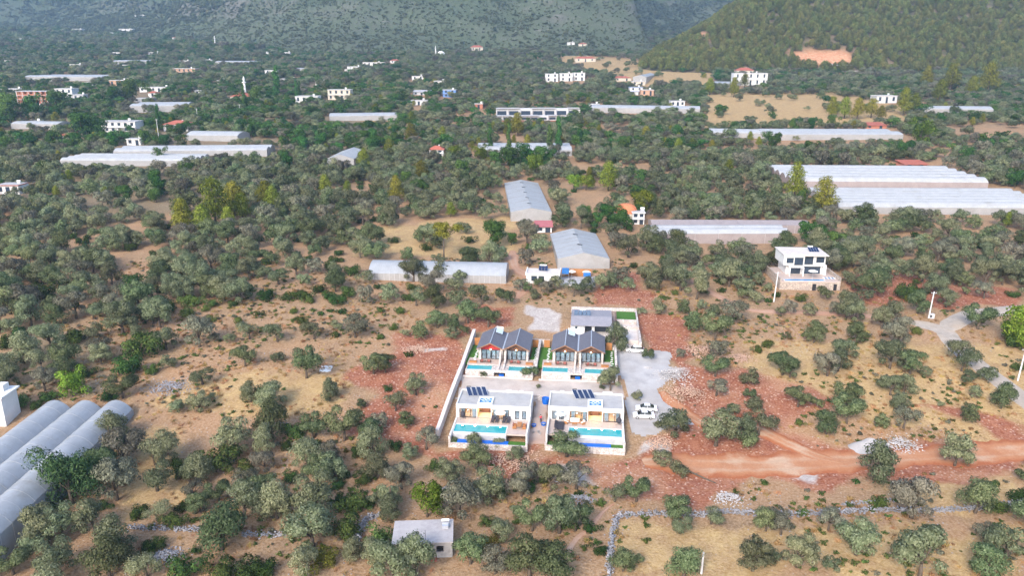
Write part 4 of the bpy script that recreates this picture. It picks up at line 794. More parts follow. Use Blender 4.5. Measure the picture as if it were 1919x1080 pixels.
VILL = [(121, 186, 32, 19, 'white two storey house right of the brick block', dict(floors=2)), (148, 190, 20, 12, 'small grey house beside the white two storey one', dict(wall='greywall', nwin=2)), (221, 162, 30, 11, 'orange house with pale roof edge among trees', dict(wall='orangewall', floors=1)),
 (219, 248, 72, 19, 'wide white modern house with roof tanks at left', dict(floors=2, nwin=6)), (330, 246, 46, 19, 'white house with red hipped roof right of the modern one', dict(roof='hip')), (251, 272, 26, 11, 'small white block house below the modern house', dict(nwin=2)),
 (636, 187, 42, 18, 'cream two storey flat roofed house, upper centre left', dict(floors=2, wall='cream', nwin=4)), (842, 182, 24, 13, 'small house with blue upper storey, upper centre', dict(floors=2, wall='bluewall', nwin=2)), (1034, 153, 24, 14, 'white villa on the rise, left of three alike', dict(floors=2, nwin=2)), (1061, 152, 24, 14, 'white villa on the rise, middle of three alike', dict(floors=2, nwin=2)), (1085, 151, 22, 14, 'white villa on the rise, right of three alike', dict(floors=2, nwin=2)),
 (1192, 178, 24, 14, 'white house with blue trim by the tan shed', dict(floors=2, nwin=2, rim='bluewall')), (1213, 180, 24, 11, 'tan shed right of the white and blue house', dict(wall='orangewall', nwin=2)), (1406, 160, 62, 22, 'white terraced house below the forest hill', dict(floors=2, nwin=5)), (1396, 142, 32, 15, 'red roofed upper house behind the terraced house', dict(roof='hip', wall='cream', nwin=3)),
 (16, 364, 42, 16, 'white house with red roof edge at the left border', dict(rim='tile', nwin=3)), (818, 294, 26, 20, 'tall white house with red roof between olives', dict(roof='hip', nwin=2, floors=2)), (897, 204, 15, 9, 'tiny red walled hut left of the long hotel', dict(wall='brick', nwin=1)), (575, 193, 42, 12, 'low white house among cypresses', dict(nwin=4)), (508, 143, 22, 11, 'small white two storey house far behind the mosque', dict(floors=2, nwin=2)),
 (664, 134, 26, 9, 'distant white house at upper centre left', dict(nwin=2)), (700, 124, 40, 7, 'distant long white building at upper centre left', dict(nwin=5)), (222, 105, 20, 7, 'distant white house above the upper left greenhouse', dict(nwin=2)), (47, 79, 20, 7, 'distant white house near the top left', dict(nwin=2)), (346, 142, 42, 13, 'row of pale houses with orange base', dict(wall='orangewall', nwin=5, floors=2)), (232, 129, 27, 7, 'low white building under the upper left greenhouse', dict(nwin=3)),
 (293, 172, 62, 8, 'long low white building right of the orange house', dict(nwin=6)), (286, 180, 16, 9, 'tiny house with red roof by the long low building', dict(roof='hip', nwin=1)), (893, 95, 24, 10, 'pink house beneath the middle mountain', dict(roof='hip', wall='cream', nwin=2)), (1097, 116, 38, 10, 'pale orange house on the yellow slope', dict(wall='cream', roof='hip', nwin=3)), (1270, 199, 26, 9, 'small white house at the end of the long tunnel greenhouse', dict(nwin=3)), (1661, 193, 38, 13, 'small modern grey house behind pale pines', dict(wall='greywall', nwin=3)),
 (505, 103, 12, 6, 'tiny white house at the mountain foot, left of two', dict(nwin=1)), (538, 105, 11, 7, 'tiny white house at the mountain foot, right of two', dict(nwin=1)), (122, 262, 26, 11, 'little house with brown roof at the left', dict(roof='hip', nwin=2)), (1715, 315, 44, 10, 'red roofed shed beside the large white greenhouse', dict(roof='shed', nwin=2, wall='brick')), (1640, 241, 42, 9, 'reddish shed above the long white greenhouse', dict(roof='shed', wall='brick', nwin=2)),
 (236, 60, 26, 6, 'distant pale building high at upper left', dict(nwin=3)), (262, 33, 18, 5, 'lonely white building high on the left mountain road', dict(nwin=2)), (145, 60, 18, 6, 'distant small white house high at left', dict(nwin=2)), (1070, 84, 14, 5, 'tiny pale house near the middle mountain foot', dict(nwin=1)), (740, 118, 18, 7, 'small reddish roofed house at upper centre', dict(roof='hip', nwin=2)), (20, 175, 34, 8, 'white low house at the far left border', dict(nwin=2)), (785, 197, 30, 8, 'pale low building between trees at upper centre', dict(nwin=3)), (783, 150, 22, 7, 'white flat building at upper centre', dict(nwin=2)),
 (120, 60, 16, 5, 'tiny pale house high at left, above the wide greenhouse', dict(nwin=2)), (214, 66, 30, 5, 'long pale roof high at upper left', dict(nwin=4)), (250, 99, 16, 6, 'small white house right of the upper left greenhouse', dict(nwin=2)), (331, 74, 16, 6, 'lonely pale house under the left mountain slope', dict(roof='hip', nwin=1)), (142, 131, 20, 10, 'white two storey house above the wide far left greenhouse', dict(floors=2, nwin=2)), (540, 153, 30, 5, 'low pale building right of the red roofed mosque', dict(nwin=4)), (592, 113, 14, 5, 'tiny orange house beneath the mountain, upper centre left', dict(wall='orangewall', nwin=1)), (288, 103, 20, 5, 'flat pale house above the row of orange houses', dict(nwin=2)), (384, 118, 26, 6, 'white low house left of the far white greenhouse', dict(nwin=3)), (300, 124, 26, 6, 'white low house above the orange based row, left', dict(nwin=3)), (345, 120, 18, 6, 'white low house above the orange based row, right', dict(nwin=2)), (171, 160, 22, 6, 'small white shed between the white house and orange house', dict(nwin=2)), (268, 191, 34, 6, 'grey shed roof behind the greenhouse left of the mosque', dict(wall='greywall', nwin=3)), (415, 138, 10, 5, 'tiny white hut above the mosque', dict(nwin=1)), (414, 157, 14, 6, 'tiny tan hut left of the minaret', dict(wall='cream', nwin=1)), (653, 136, 14, 6, 'tiny white house left of the distant pair', dict(nwin=1)), (824, 158, 22, 6, 'white low house above the blue house', dict(nwin=2)), (790, 178, 32, 8, 'pale grey roofed shed left of the blue house', dict(wall='greywall', roof='shed', rcol='concrete', nwin=3)), (1092, 86, 16, 6, 'small pink house at the mountain foot, right', dict(roof='hip', wall='cream', nwin=1)), (1166, 152, 34, 9, 'tan house on the yellow slope left of the slanting greenhouse', dict(wall='cream', roof='hip', nwin=2)), (1196, 160, 26, 7, 'cream low house under the slanting greenhouse', dict(wall='cream', nwin=2)), (1113, 202, 20, 6, 'white hut at the left end of the long tunnel', dict(nwin=2)), (62, 236, 22, 6, 'pale roof among trees below the brick block', dict(nwin=2)), (480, 172, 18, 6, 'small cream house right of the mosque', dict(wall='cream', roof='hip', nwin=1)), (375, 176, 20, 6, 'small white house between the long building and the mosque', dict(nwin=2)), (600, 160, 18, 7, 'small white house above the cream two storey one', dict(nwin=2)), (90, 152, 16, 6, 'small white shed under the wide far left greenhouse', dict(nwin=1)), (20, 118, 22, 5, 'pale flat house near the left border', dict(nwin=2))]
for x, y, w_, h_, l, k in VILL: house(x, y, w_, h_, l, **k)
# long hotel of linked units on two tiers
def hotel():
    for tier, (px0, px1, py, hp, nm) in enumerate(((930, 1087, 217, 13, 'long white hotel wing with flat grey roofs, upper tier'), (925, 1045, 226, 8, 'long dark hotel wing with red forecourt, lower tier'))):
        A, s = at(px0, py); B, _ = at(px1, py); W = (B-A).length; h = hp/s; r = empty('hotel_wing', A, math.atan2(B.y-A.y, B.x-A.x), label=nm, cat='hotel', group='hotel wings'); n = 7
        box('wall', M['greywall'], r, 0, W, 1.2, 8, -1, h)
        for i in range(n):
            a, b = W*i/n, W*(i+1)/n; 
            if i not in (2, 5): box('roof', M['concrete'], r, a-.1 if i == 0 else a, b-.3, -.4+.02*i, 8.4, h+.02, h+.3)
            o = box('window', M['greywall'], r, a+.6, b-1.2, 1.1, 1.19, .3, h*.7); box('pane', M['darkglass'], o, a+.75, b-1.35, 1.05, 1.098, .45, h*.7-.15); box('divider', M['paint'], r, b-.35, b-.1, -.3, 1.19, -.5, h-.01)
        box('forecourt', M['tile'] if tier else M['concrete'], r, -1, W+1, -5, -.45, -1, -.05+.02*tier); GH_FOOT.append(np.array([(A.x-2, A.y-7), (B.x+2, B.y-7), (B.x+2, B.y+9), (A.x-2, A.y+9)]))
hotel()
def minaret(r, x, y, h, rr):
    q = MB(); q.lathe([(rr*1.25, -1), (rr*1.25, h*.25), (rr, h*.3), (rr*.92, h*.7)], 10, (x, y, 0)); o = q.build('minaret', M['white'], r)
    MB().lathe([(rr*.9, h*.7), (rr*1.7, h*.73), (rr*1.7, h*.76), (rr*.8, h*.76)], 10, (x, y, 0)).build('balcony', M['white'], o); MB().lathe([(rr*.8, h*.76), (rr*.75, h*.86), (rr*.85, h*.86), (0, h)], 10, (x, y, 0)).build('spire', M['silver'], o)
p, s = at(451, 190); mo = empty('mosque', p, 0, label='cream mosque with red hipped roof and white minaret', cat='mosque', group='mosques'); W = 37/s; box('wall', M['cream'], mo, -W/2, W/2, 0, W*.8, -1, 9/s)
q = MB(); e = .6; h0, h1 = 9/s, 17/s; A, B_, C, D_ = (-W/2-e, -e, h0), (W/2+e, -e, h0), (W/2+e, W*.8+e, h0), (-W/2-e, W*.8+e, h0); T = (0, W*.4, h1)
for f in ((A, B_, T), (B_, C, T), (C, D_, T), (D_, A, T), (D_, C, B_, A)): q.poly(f)
q.build('roof', M['tile'], mo); minaret(mo, -W*.12, W+2.5, 45/s, 1.15)
for i in range(5): o = box('window', M['darkframe'], mo, -W/2+W*(i+.3)/5, -W/2+W*(i+.7)/5, -.06, -.004, 2/s, 7/s); 
p, s = at(826, 108); mo = empty('mosque', p, 0, label='small white domed mosque under the middle mountain', cat='mosque', group='mosques'); W = 17/s; box('wall', M['white'], mo, -W/2, W/2, 0, W, -1, 5/s); d = MB(); d.smooth = True; d.lathe([(W*.46*math.cos(a), 5/s+W*.42*math.sin(a)) for a in np.linspace(0, math.pi/2, 7)], 14, (0, W/2, 0)); d.build('dome', M['white'], mo); minaret(mo, -W*.6, W*.6, 22/s, .8)
for i in range(3): box('window', M['darkframe'], mo, -W/2+W*(i+.3)/3, -W/2+W*(i+.7)/3, -.06, -.004, 1.5/s, 4/s)
p, s = at(404, 90); mo = empty('minaret_tower', p, 0, label='lone distant white minaret below the left mountain', cat='minaret'); minaret(mo, 0, 0, 23/s, .9)
# open shed under the red cut
p, s = at(1572, 132); W = 50/s; r = empty('open_shed', p, 0, label='open sided shed with pale sheet roof below the red cutting', cat='shed'); h = 9/s
MB().prism([(-W/2, -.8, h), (-W/2, 10, h+2.0), (-W/2, 10, h+2.2), (-W/2, -.8, h+.2)], (W, 0, 0)).build('roof', M['film'], r)
for i in range(6): x = -W/2+.3+i*(W-1)/5; box('post', M['wood'], r, x, x+.35, 0, .35, -1, h+.05); box('post', M['wood'], r, x, x+.35, 9, 9.3, -1, h+1.7)
box('plinth', M['concrete'], r, -W/2-3, W/2+6, -3, 11, -3, .05)
GH_FOOT.append(np.array([(p.x-W/2-3, p.y-4), (p.x+W/2+6, p.y-4), (p.x+W/2+6, p.y+12), (p.x-W/2-3, p.y+12)]))
# old block at the lower left edge: white four storey building with blue shutters
def edge_block():
    a, s = at(5, 806); W, D, h = 11.5, 5, 56/s/.93; r = empty('apartment_block', (a.x+.2, a.y+1, a.z), 0, label='white four storey block with blue windows at the left border', cat='building')
    box('wall', M['paint'], r, -W, 0, 0, D, -1, h); box('cornice', M['paint'], r, -W, .5, -.5, D+.5, h, h+.3); box('stair_tower', M['paint'], r, -2.4, -.9, 2.5, 4.4, h+.3, h+1.6)
    for f in range(3):
        for k in range(3):
            x = -2.2-k*3.4; z = h*(f+.3)/3; o = box('window', M['white'], r, x-.85, x+.85, -.07, -.003, z-.1, z+1.35)
            for j in range(3): box('pane', M['bluewall'] if j != 1 else M['darkglass'], o, x-.75+j*.52, x-.75+j*.52+.44, -.11, -.071, z, z+1.25)
    GH_FOOT.append(np.array([(a.x-W-2, a.y-2), (a.x+2, a.y-2), (a.x+2, a.y+D+3), (a.x-W-2, a.y+D+3)]))
edge_block()
# grey hut in the foreground
def hut():
    a, s = at(757, 1049); b, _ = at(848, 1046); W = (b-a).length+1.6; r = empty('stone_hut', (a.x-1.6, a.y, a.z), math.atan2(b.y-a.y, b.x-a.x), label='small grey concrete hut with dark door and window, nearest building', cat='hut'); h = 2.75; D = 5.6
    q = MB(); t = .3; q.box(0, t, 0, D, -.8, h); q.box(W-t, W, 0, D, -.8, h); q.box(t, W-t, D-t, D, -.8, h); d0, d1, w0, w1 = W*.50, W*.50+.95, W*.73, W*.73+1.1
    q.box(t, d0, 0, t, -.8, h); q.box(d0, d1, 0, t, 2.05, h); q.box(d1, w0, 0, t, -.8, h); q.box(w0, w1, 0, t, -.8, .95); q.box(w0, w1, 0, t, 2.05, h); q.box(w1, W-t, 0, t, -.8, h); q.build('wall', M['oldconc'], r)
    box('roof', M['hutroof'], r, -.15, W+.15, -.35, D+.15, h, h+.18); box('hut_shade_panel', M['darkframe'], r, t, W-t, 2.6, 2.7, -.2, h-.01); box('floor', M['oldconc'], r, t, W-t, t, 2.59, -.3, -.02)  # near-black panel inside the hut paints the shade behind door and window
    d = MB().prism([(d0+.04, .1, 0), (d0+.45, .5, 0), (d0+.45, .5, 2.0), (d0+.04, .1, 2.0)], (.03, -.03, 0)).build('door', M['wood'], r)
    f = MB()
    for x in (w0, w0+.53, w1-.05): f.box(x, x+.05, .1, .16, .95, 2.05)
    f.box(w0, w1, .1, .16, 1.48, 1.53); f.build('window_frame', M['darkframe'], r); box('step', M['tile'], r, d0-1.2, d1+1.2, -.9, -.05, -.8, .04)
    c = box('water_heater', M['silver'], r, W-1.6, W-.6, 3.0, 4.0, h+.19, h+.75); MB().tube([(W-1.7, 4.3, h+1.0), (W-.5, 4.3, h+1.0)], .22, 8).build('tank', M['white'], c)
    MB().tube([(W*.55, .3, h+.18), (W*.55, .3, h+2.0)], .035, 5).build('mast', M['darkframe'], r); GH_FOOT.append(np.array([(a.x-3, a.y-3), (b.x+2, b.y-3), (b.x+2, b.y+7), (a.x-3, a.y+7)]))
M['hutroof'] = pm('hut_roof', (.36, .34, .35), .9, .12, 1.4, dirt=(.44, .42, .42)); hut(); LAND['the grey hut'] = (795, 1015)
# two storey villa at right
def right_villa():
    a, s = at(1487, 546); r = empty('modern_villa', (a.x-1, a.y+2.5, a.z), rad(-2), label='white two storey villa with terrace pool, right of centre', cat='villa'); z1 = 2.6; W, D = 11.5, 9; ox, oy = 1.2, 5.0
    box('podium', M['tanstone'], r, -2.6, 14.5, -1.4, oy+D, -2, z1-.25); box('terrace', M['slab'], r, -2.6, 14.5, -1.45, oy+D, z1-.249, z1)
    dr = box('podium_door', M['darkframe'], r, 6.6, 7.7, -1.5, -1.405, -.2, 1.9); box('podium_door', M['darkframe'], r, 12.6, 13.5, -1.5, -1.405, -.2, 1.9); MB().lathe([(0, 0), (.16, 0), (.16, .2), (0, .22)], 8, (9.8, -1.6, .3)).build('wall_lamp', M['warm'], r)
    w_ = MB(); w_.box(ox, ox+W, oy+1.5, oy+D, z1+.002, z1+2.7); w_.box(ox+.4, ox+W, oy+.8, oy+1.45, z1+2.55, z1+2.95); w_.box(ox-1.2, ox+4.8, oy+.4, oy+D, z1+2.96, z1+5.9); w_.box(ox+4.81, ox+W-.2, oy+1.6, oy+D, z1+2.96, z1+5.7); w_.box(ox+W-.9, ox+W, oy+.7, oy+1.49, z1, z1+2.54); w_.build('wall', M['paint'], r)
    MB().prism([(ox-1.5, oy+.1, z1+5.95), (ox+W+.2, oy+.1, z1+5.75), (ox+W+.2, oy+D+.2, z1+5.9), (ox-1.5, oy+D+.2, z1+6.1)], (0, 0, .25)).build('roof', M['walltop'], r)
    win(r, ox-.4, ox+1.6, oy+.38, z1+3.6, z1+5.2, 1, 'darkglass'); win(r, ox+1.9, ox+4.4, oy+.38, z1+3.05, z1+5.3, 2, 'darkglass', 'sliding_door'); win(r, ox+5.1, ox+7.7, oy+1.58, z1+3.0, z1+5.3, 2, 'darkglass', 'sliding_door'); win(r, ox+8.6, ox+10.9, oy+1.58, z1+3.5, z1+5.2, 2, 'darkglass'); win(r, ox+5.0, ox+10.0, oy+1.48, z1+.1, z1+2.3, 3, 'darkglass', 'sliding_door'); win(r, ox+1.2, ox+4.2, oy+1.48, z1+.1, z1+2.2, 2, 'darkglass', 'sliding_door')
    pg = MB().box(ox+.2, ox+4.4, oy-1.2, oy+.39, z1+2.65, z1+2.75).build('pergola', M['white'], r)
    for x in (ox+.25, ox+4.15): box('post', M['white'], pg, x, x+.25, oy-1.2, oy-.95, z1, z1+2.64)
    for i in range(4): p = MB().prism([(ox+7.2+i*.75, oy+4, z1+6.2), (ox+7.85+i*.75, oy+4, z1+6.2), (ox+7.6+i*.75, oy+5.6, z1+7.2), (ox+6.95+i*.75, oy+5.6, z1+7.2)], (0, 0, .07)).build('solar_panel', M['solar'], r)
    MB().tube([(ox+7.2, oy+5.9, z1+7.3), (ox+8.6, oy+5.9, z1+7.3)], .26, 8).build('tank', M['white'], r)
    pl = MB().box(-1.2, 10.5, -.9, .9, z1+.002, z1+.06).build('pool_edge', M['coping'], r); box('pool_water', M['waterblue'], pl, -.9, 10.2, -.6, .6, z1+.061, z1+.075)
    for i in range(7): box('checker_tile', M['bluetile' if i % 2 else 'white'], r, 10.8+i*.5, 11.28+i*.5, 1.6, 3.2, z1+.004, z1+.03)
    bw = MB(); bw.box(-2.65, -2.4, -1.45, oy+D, z1+.001, z1+.9); bw.box(14.3, 14.55, -1.45, oy+D, z1+.001, z1+1.2); bw.build('parapet', M['tanstone'], r)
    wc = r.matrix_basis @ Vector((7.6, 2.0, z1)); parasol(tuple(wc), 0, 2.8, 2.6, 'cream parasol beside the pool of the two storey villa')
    GH_FOOT.append(np.array([(a.x-4, a.y-1), (a.x+15, a.y-1), (a.x+15, a.y+18), (a.x-4, a.y+18)]))
right_villa(); LAND['the white two storey villa'] = (1515, 510)
# house with blue awnings in front of the broad greenhouse
M['awning'] = pm('blue_awning', (.035, .15, .38), .7, .2)
def court_house():
    a, s = at(986, 532); r = empty('courtyard_house', (a.x, a.y, a.z), rad(-6), label='low white house with blue awnings before the broad greenhouse', cat='house'); W, D, h = 9.5, 6.5, 2.7
    box('wall', M['paint'], r, 0, W, 0, D, -1.5, h); MB().box(-.3, W+.3, -.3, 0, h+.002, h+.5).box(-.3, 0, 0, D+.3, h+.002, h+.5).box(W, W+.3, 0, D+.3, h+.002, h+.5).build('parapet', M['paint'], r); box('roof', M['walltop'], r, 0, W, 0, D+.3, h, h+.2)
    for x in (1.5, 3.6, 7.2): win(r, x, x+1.6, -.004, 1.0, 2.4, 2, 'darkglass')
    for i in range(3): MB().prism([(3.4+i*.9, 3.4, h+.5), (4.2+i*.9, 3.4, h+.5), (4.2+i*.9, 4.8, h+1.5), (3.4+i*.9, 4.8, h+1.5)], (0, 0, .07)).build('solar_panel', M['solar'], r)
    MB().tube([(3.6, 5.2, h+1.6), (5.6, 5.2, h+1.6)], .25, 8).build('tank', M['white'], r)
    cy = MB().box(W+.4, 20, -.5, 9, -1.2, .3).build('courtyard', M['concrete'], r); box('screen', M['wood'], r, 11.5, 18.8, 8.8, 9.0, .3, 2.4)
    for (x0, x1, y0, y1) in ((W+.6, 12.2, 3.5, 7.8), (16.5, 18.6, 1.2, 3.4)): aw = MB().prism([(x0, y0, 2.3), (x1, y0, 2.3), (x1, y1, 2.9), (x0, y1, 2.9)], (0, 0, .06)).build('awning', M['awning'], r); [box('awning_post', M['silver'], aw, x, x+.07, y0, y0+.07, .3, 2.3) for x in (x0, x1-.07)]
    for k, (x, y) in enumerate(((13, 6.5), (17.4, 6.5))): wc = r.matrix_basis @ Vector((x, y, .3)); parasol(tuple(wc), 0, 2.6, 2.4, 'white parasol in the blue awning courtyard, %s of two' % ('left', 'right')[k])
    GH_FOOT.append(np.array([(a.x-2, a.y-2), (a.x+22, a.y-3), (a.x+22, a.y+10), (a.x-2, a.y+10)]))
court_house(); LAND['the house with blue awnings'] = (1030, 515)
house(1018, 437, 30, 17, 'small house with faded red roof by the grey gabled greenhouse', roof='shed', rcol='redroof') if False else None
M['redroof'] = pm('faded_red_sheet', (.36, .12, .13), .7, .15); house(1019, 436, 30, 17, 'small house with faded red roof by the grey gabled greenhouse', roof='shed', rcol='redroof', nwin=2)
house(1196, 421, 22, 22, 'small pale stair house beside the orange dome', nwin=2, floors=2)
a, s = at(1172, 413); r = empty('dome_shelter', a, 0, label='orange dome shelter among green trees', cat='dome'); d = MB(); d.smooth = True; rr = 22/s; d.lathe([(rr*math.cos(t), 3.2+rr*.75*math.sin(t)) for t in np.linspace(0, math.pi/2, 8)], 18); d.build('canopy', pm('orange_canvas', (.58, .19, .09), .8, .12), r); d = MB(); d.lathe([(rr, -1), (rr, 3.2)], 18); d.build('drum_wall', M['cream'], r)
for k in range(9): t = 2*math.pi*k/9; MB().tube([(rr*1.01*math.cos(t)*math.cos(e), rr*1.01*math.sin(t)*math.cos(e), 3.2+rr*.757*math.sin(e)) for e in np.linspace(0, 1.5, 6)], .06, 4).build('rib', M['fascia'], r)

# ------------------------------------------------------------------ poles
def pole(b, t, label, m='concretepole', arm=True):
    a, s = at(*b); h = (b[1]-t[1])/s/.95; r = empty('utility_pole', a, 0, label=label, cat='pole', group='utility poles'); lean = (t[0]-b[0])/s*.4
    MB().tube([(0, 0, -.5), (lean, 0, h)], [.19, .12], 8).build('shaft', M[m], r)
    if arm: c = MB().box(lean-.7, lean+.7, -.05, .05, h-.5, h-.38).build('crossarm', M['silver'], r); [MB().lathe([(.04, h-.38), (.07, h-.25), (0, h-.2)], 6, (lean+x, 0, 0)).build('insulator', M['white'], c) for x in (-.6, 0, .6)]
    return r
M['concretepole'] = pm('pole_concrete', (.62, .62, .64), .7, .08); M['woodpole'] = pm('pole_wood', (.12, .085, .06), .9, .2)
pole((1450, 566), (1456, 510), 'white utility pole left of the two storey villa')
r = pole((1740, 597), (1746, 547), 'white utility pole with meter box at the lane fork'); box('meter_box', M['greywall'], r, .25, 1.3, -.4, .4, 0, 1.3); MB().tube([(.35, -.42, .7), (.35, -.46, .7)], .3, 12).build('dial', M['darkframe'], r)
pole((1907, 714), (1915, 652), 'tall grey pole beside the lane at the right border')
pole((736, 968), (730, 908), 'thin dark wooden pole behind the grey hut', 'woodpole', False); pole((291, 873), (281, 822), 'leaning dark pole right of the three arched greenhouse', 'woodpole', False); pole((1314, 1076), (1317, 1032), 'short pale post in the lower right field', arm=False)
pole((372, 232), (370, 205), 'distant pole by the red roofed house'); pole((451, 218), (449, 197), 'distant pole below the mosque'); pole((299, 268), (298, 226), 'slim distant pole beside the white modern house')
a, s = at(1285, 886); b, _ = at(1342, 908); lg = empty('fallen_log', a, 0, label='fallen bare trunk lying on the red earth', cat='log'); v = b-a; MB().tube([(0, 0, .55), tuple(v*.5+Vector((0, 0, .3))), tuple(v+Vector((0, 0, .15)))], [.2, .16, .09], 7).build('trunk', M['bark'], lg); MB().tube([tuple(v*.3+Vector((0, 0, .4))), tuple(v*.42+Vector((.3, .5, .7)))], [.07, .03], 5).build('broken_branch', M['bark'], lg)

# ------------------------------------------------------------------ vegetation: shapes
def unit(n, rng): v = rng.normal(size=(n, 3)); return v/np.linalg.norm(v, axis=1)[:, None]
def leaf_mesh(name, lobes, n, size, rng, m, flat=.5, outw=.75, asp=.55, inner=.55, shred=0):
    lobes = np.array(lobes, float); pr = lobes[:, 3]*lobes[:, 4]; k = rng.choice(len(lobes), n, p=pr/pr.sum()); d = unit(n, rng); d[:, 2] = np.where((d[:, 2] < -.35) & (rng.random(n) < .6), -d[:, 2], d[:, 2])
    fr = inner+(1-inner)*rng.random(n)**.55+ (rng.random(n) < shred)*rng.random(n)*.3; c = lobes[k, :3]; p = c+d*lobes[k, 3:6]*fr[:, None]
    cen = lobes[:, :3].mean(0); od = p-cen; od /= np.linalg.norm(od, axis=1)[:, None]+1e-6
    nr = d*outw+unit(n, rng)*(1-outw)*1.6; nr /= np.linalg.norm(nr, axis=1)[:, None]
    t = np.cross(nr, unit(n, rng)); t /= np.linalg.norm(t, axis=1)[:, None]+1e-6; b = np.cross(nr, t); s = (size*(.55+.9*rng.random(n)))[:, None]
    V = np.stack([p+t*s, p+b*s*asp, p-t*s*.9, p-b*s*asp], 1).reshape(-1, 3); F = np.arange(4*n).reshape(-1, 4)
    me = bpy.data.meshes.new(name); me.vertices.add(4*n); me.vertices.foreach_set('co', V.ravel()); me.loops.add(4*n); me.loops.foreach_set('vertex_index', F.ravel()); me.polygons.add(n); me.polygons.foreach_set('loop_start', np.arange(n)*4); me.polygons.foreach_set('loop_total', np.full(n, 4)); me.polygons.foreach_set('use_smooth', np.ones(n, bool)); me.update(); me.materials.append(m)
    sn = d*.75+od*.35+unit(n, rng)*.35; sn /= np.linalg.norm(sn, axis=1)[:, None]; me.normals_split_custom_set_from_vertices(np.repeat(sn, 4, 0).tolist()); return me
def trunk_mesh(name, lobes, h, r, rng, seg=6, lean=(0, 0), m=None):
    b = MB(); b.smooth = True; f = Vector((lean[0]*.5, lean[1]*.5, h)); b.tube([(0, 0, -.5), (lean[0]*.1, lean[1]*.1, h*.35), tuple(f)], [r*1.35, r, r*.8], seg)
    for l in lobes:
        e = Vector(l[:3])-Vector((0, 0, l[5]*.2)); mid = f.lerp(e, .5)+Vector((rng.normal()*.15, rng.normal()*.15, -.1)); b.tube([tuple(f), tuple(mid), tuple(e)], [r*.55, r*.36, r*.12], 5)
    return b.mesh(name, m or M['bark'])
def olive_lobes(rng, n, W=6.0, H=5.0, base=1.35, spread=1.0):
    L = []
    for i in range(n):
        a = rng.random()*6.283; q = math.sqrt((i+.4)/n)*W*.36*spread; z = base+(H-base)*(.18+.62*rng.random()*(1-.45*(q/(W*.36*spread))**2)) ; rr = W*(.145+.10*rng.random())
        L.append((q*math.cos(a), q*math.sin(a), z+rr*.1, rr, rr*(.85+.3*rng.random()), rr*(.68+.22*rng.random())))
    return L
def make_tree(kind, i, n, size, seed):
    rng = np.random.default_rng(seed)
    if kind == 'olive':
        nl = [9, 12, 15, 8, 11, 17, 10, 13, 7, 14, 12, 9][i % 12]; H = [5.2, 5.8, 5.5, 4.9, 6.2, 5.7, 5.4, 6.0, 5.0, 5.5, 5.1, 6.3][i % 12]; base = [1.2, 1.0, .9, 1.5, 1.1, .7, 1.4, .9, 1.5, 1.0, 1.2, 1.2][i % 12]
        L = olive_lobes(rng, nl, 6, H, base, [1.1, 1, .95, 1.15, 1, .95, 1.1, 1, 1.2, 1, 1.15, .95][i % 12])
        for k in range(3 if i % 3 else 1): a = rng.random()*6.3; L.append((1.7*math.cos(a), 1.7*math.sin(a), base+.35, .75, .75, .6))
        return leaf_mesh('crown', L, int(n*(.55 if i % 12 in (3, 8, 10) else 1)), size, rng, M[('olive', 'olive', 'olive_green', 'olive', 'olive_grey', 'olive', 'olive_green', 'olive', 'olive_grey', 'olive_green', 'olive', 'olive')[i % 12]], inner=.45, shred=.2), trunk_mesh('trunk', L[:6], base+.25, .24, rng, lean=(rng.normal()*.3, rng.normal()*.3))
    if kind in ('pine', 'forest'):
        H = 6.6+1.2*rng.random(); W = 5.6 if i % 2 else 5.2; L = []; nl = 18
        for k in range(nl):
            f = (k+.5)/nl; z = H*(.2+.7*f); q = W*.5*(1-f**2.4)**.8*(.25+.5*rng.random()); a = k*2.4+rng.random(); rr = W*(.17+.08*(1-f)); L.append((q*math.cos(a), q*math.sin(a), z, rr*1.15, rr*1.15, rr*.85))
        return leaf_mesh('crown', L, n, size, rng, M[kind], asp=.4, inner=.4, shred=.2), trunk_mesh('trunk', L[4:12:2], H*.75, .2, rng)
    if kind == 'umbrella':
        H = 9.5; L = [(rng.normal()*1.7, rng.normal()*1.7, H*(.62+.26*rng.random()), 1.4, 1.4, 1.0) for k in range(16)]; return leaf_mesh('crown', L, n, size, rng, M['pine'], asp=.4, inner=.4), trunk_mesh('trunk', L[:5], H*.55, .22, rng)
    if kind in ('broad', 'bright', 'feather'):
        H = 6.5; L = [(rng.normal()*1.2, rng.normal()*1.2, (.9 if kind != 'feather' else .5)+(H-2.0)*rng.random()**(.9 if kind != 'feather' else 1.3), 1.3, 1.3, 1.15) for k in range(17)]; return leaf_mesh('crown', L, n, size*(1.1 if kind != 'feather' else .9), rng, M['broad' if kind != 'bright' else 'bright'] if kind != 'feather' else M['feather'], inner=.5, shred=.1 if kind != 'feather' else .5, asp=.55 if kind != 'feather' else .3), trunk_mesh('trunk', L[:5], 1.5, .22, rng)
    if kind == 'poplar':
        H = 11; L = [(rng.normal()*.3, rng.normal()*.3, 1.5+(H-2.4)*k/13, 1.15-.03*k, 1.15-.03*k, 1.1) for k in range(14)]; return leaf_mesh('crown', L, n, size, rng, M['broad'], inner=.5), trunk_mesh('trunk', L[3:7], H*.7, .18, rng)
    if kind == 'shrub':
        L = [(rng.normal()*.85, rng.normal()*.85, .55+.9*rng.random(), .85, .85, .75) for k in range(9)]+[(1.0*math.cos(a), 1.0*math.sin(a), .45, .7, .7, .55) for a in (0, 1.6, 3.1, 4.6)]; return leaf_mesh('foliage', L, n, size, rng, M['shrub'], inner=.6), trunk_mesh('stem', L[:4], .3, .07, rng)
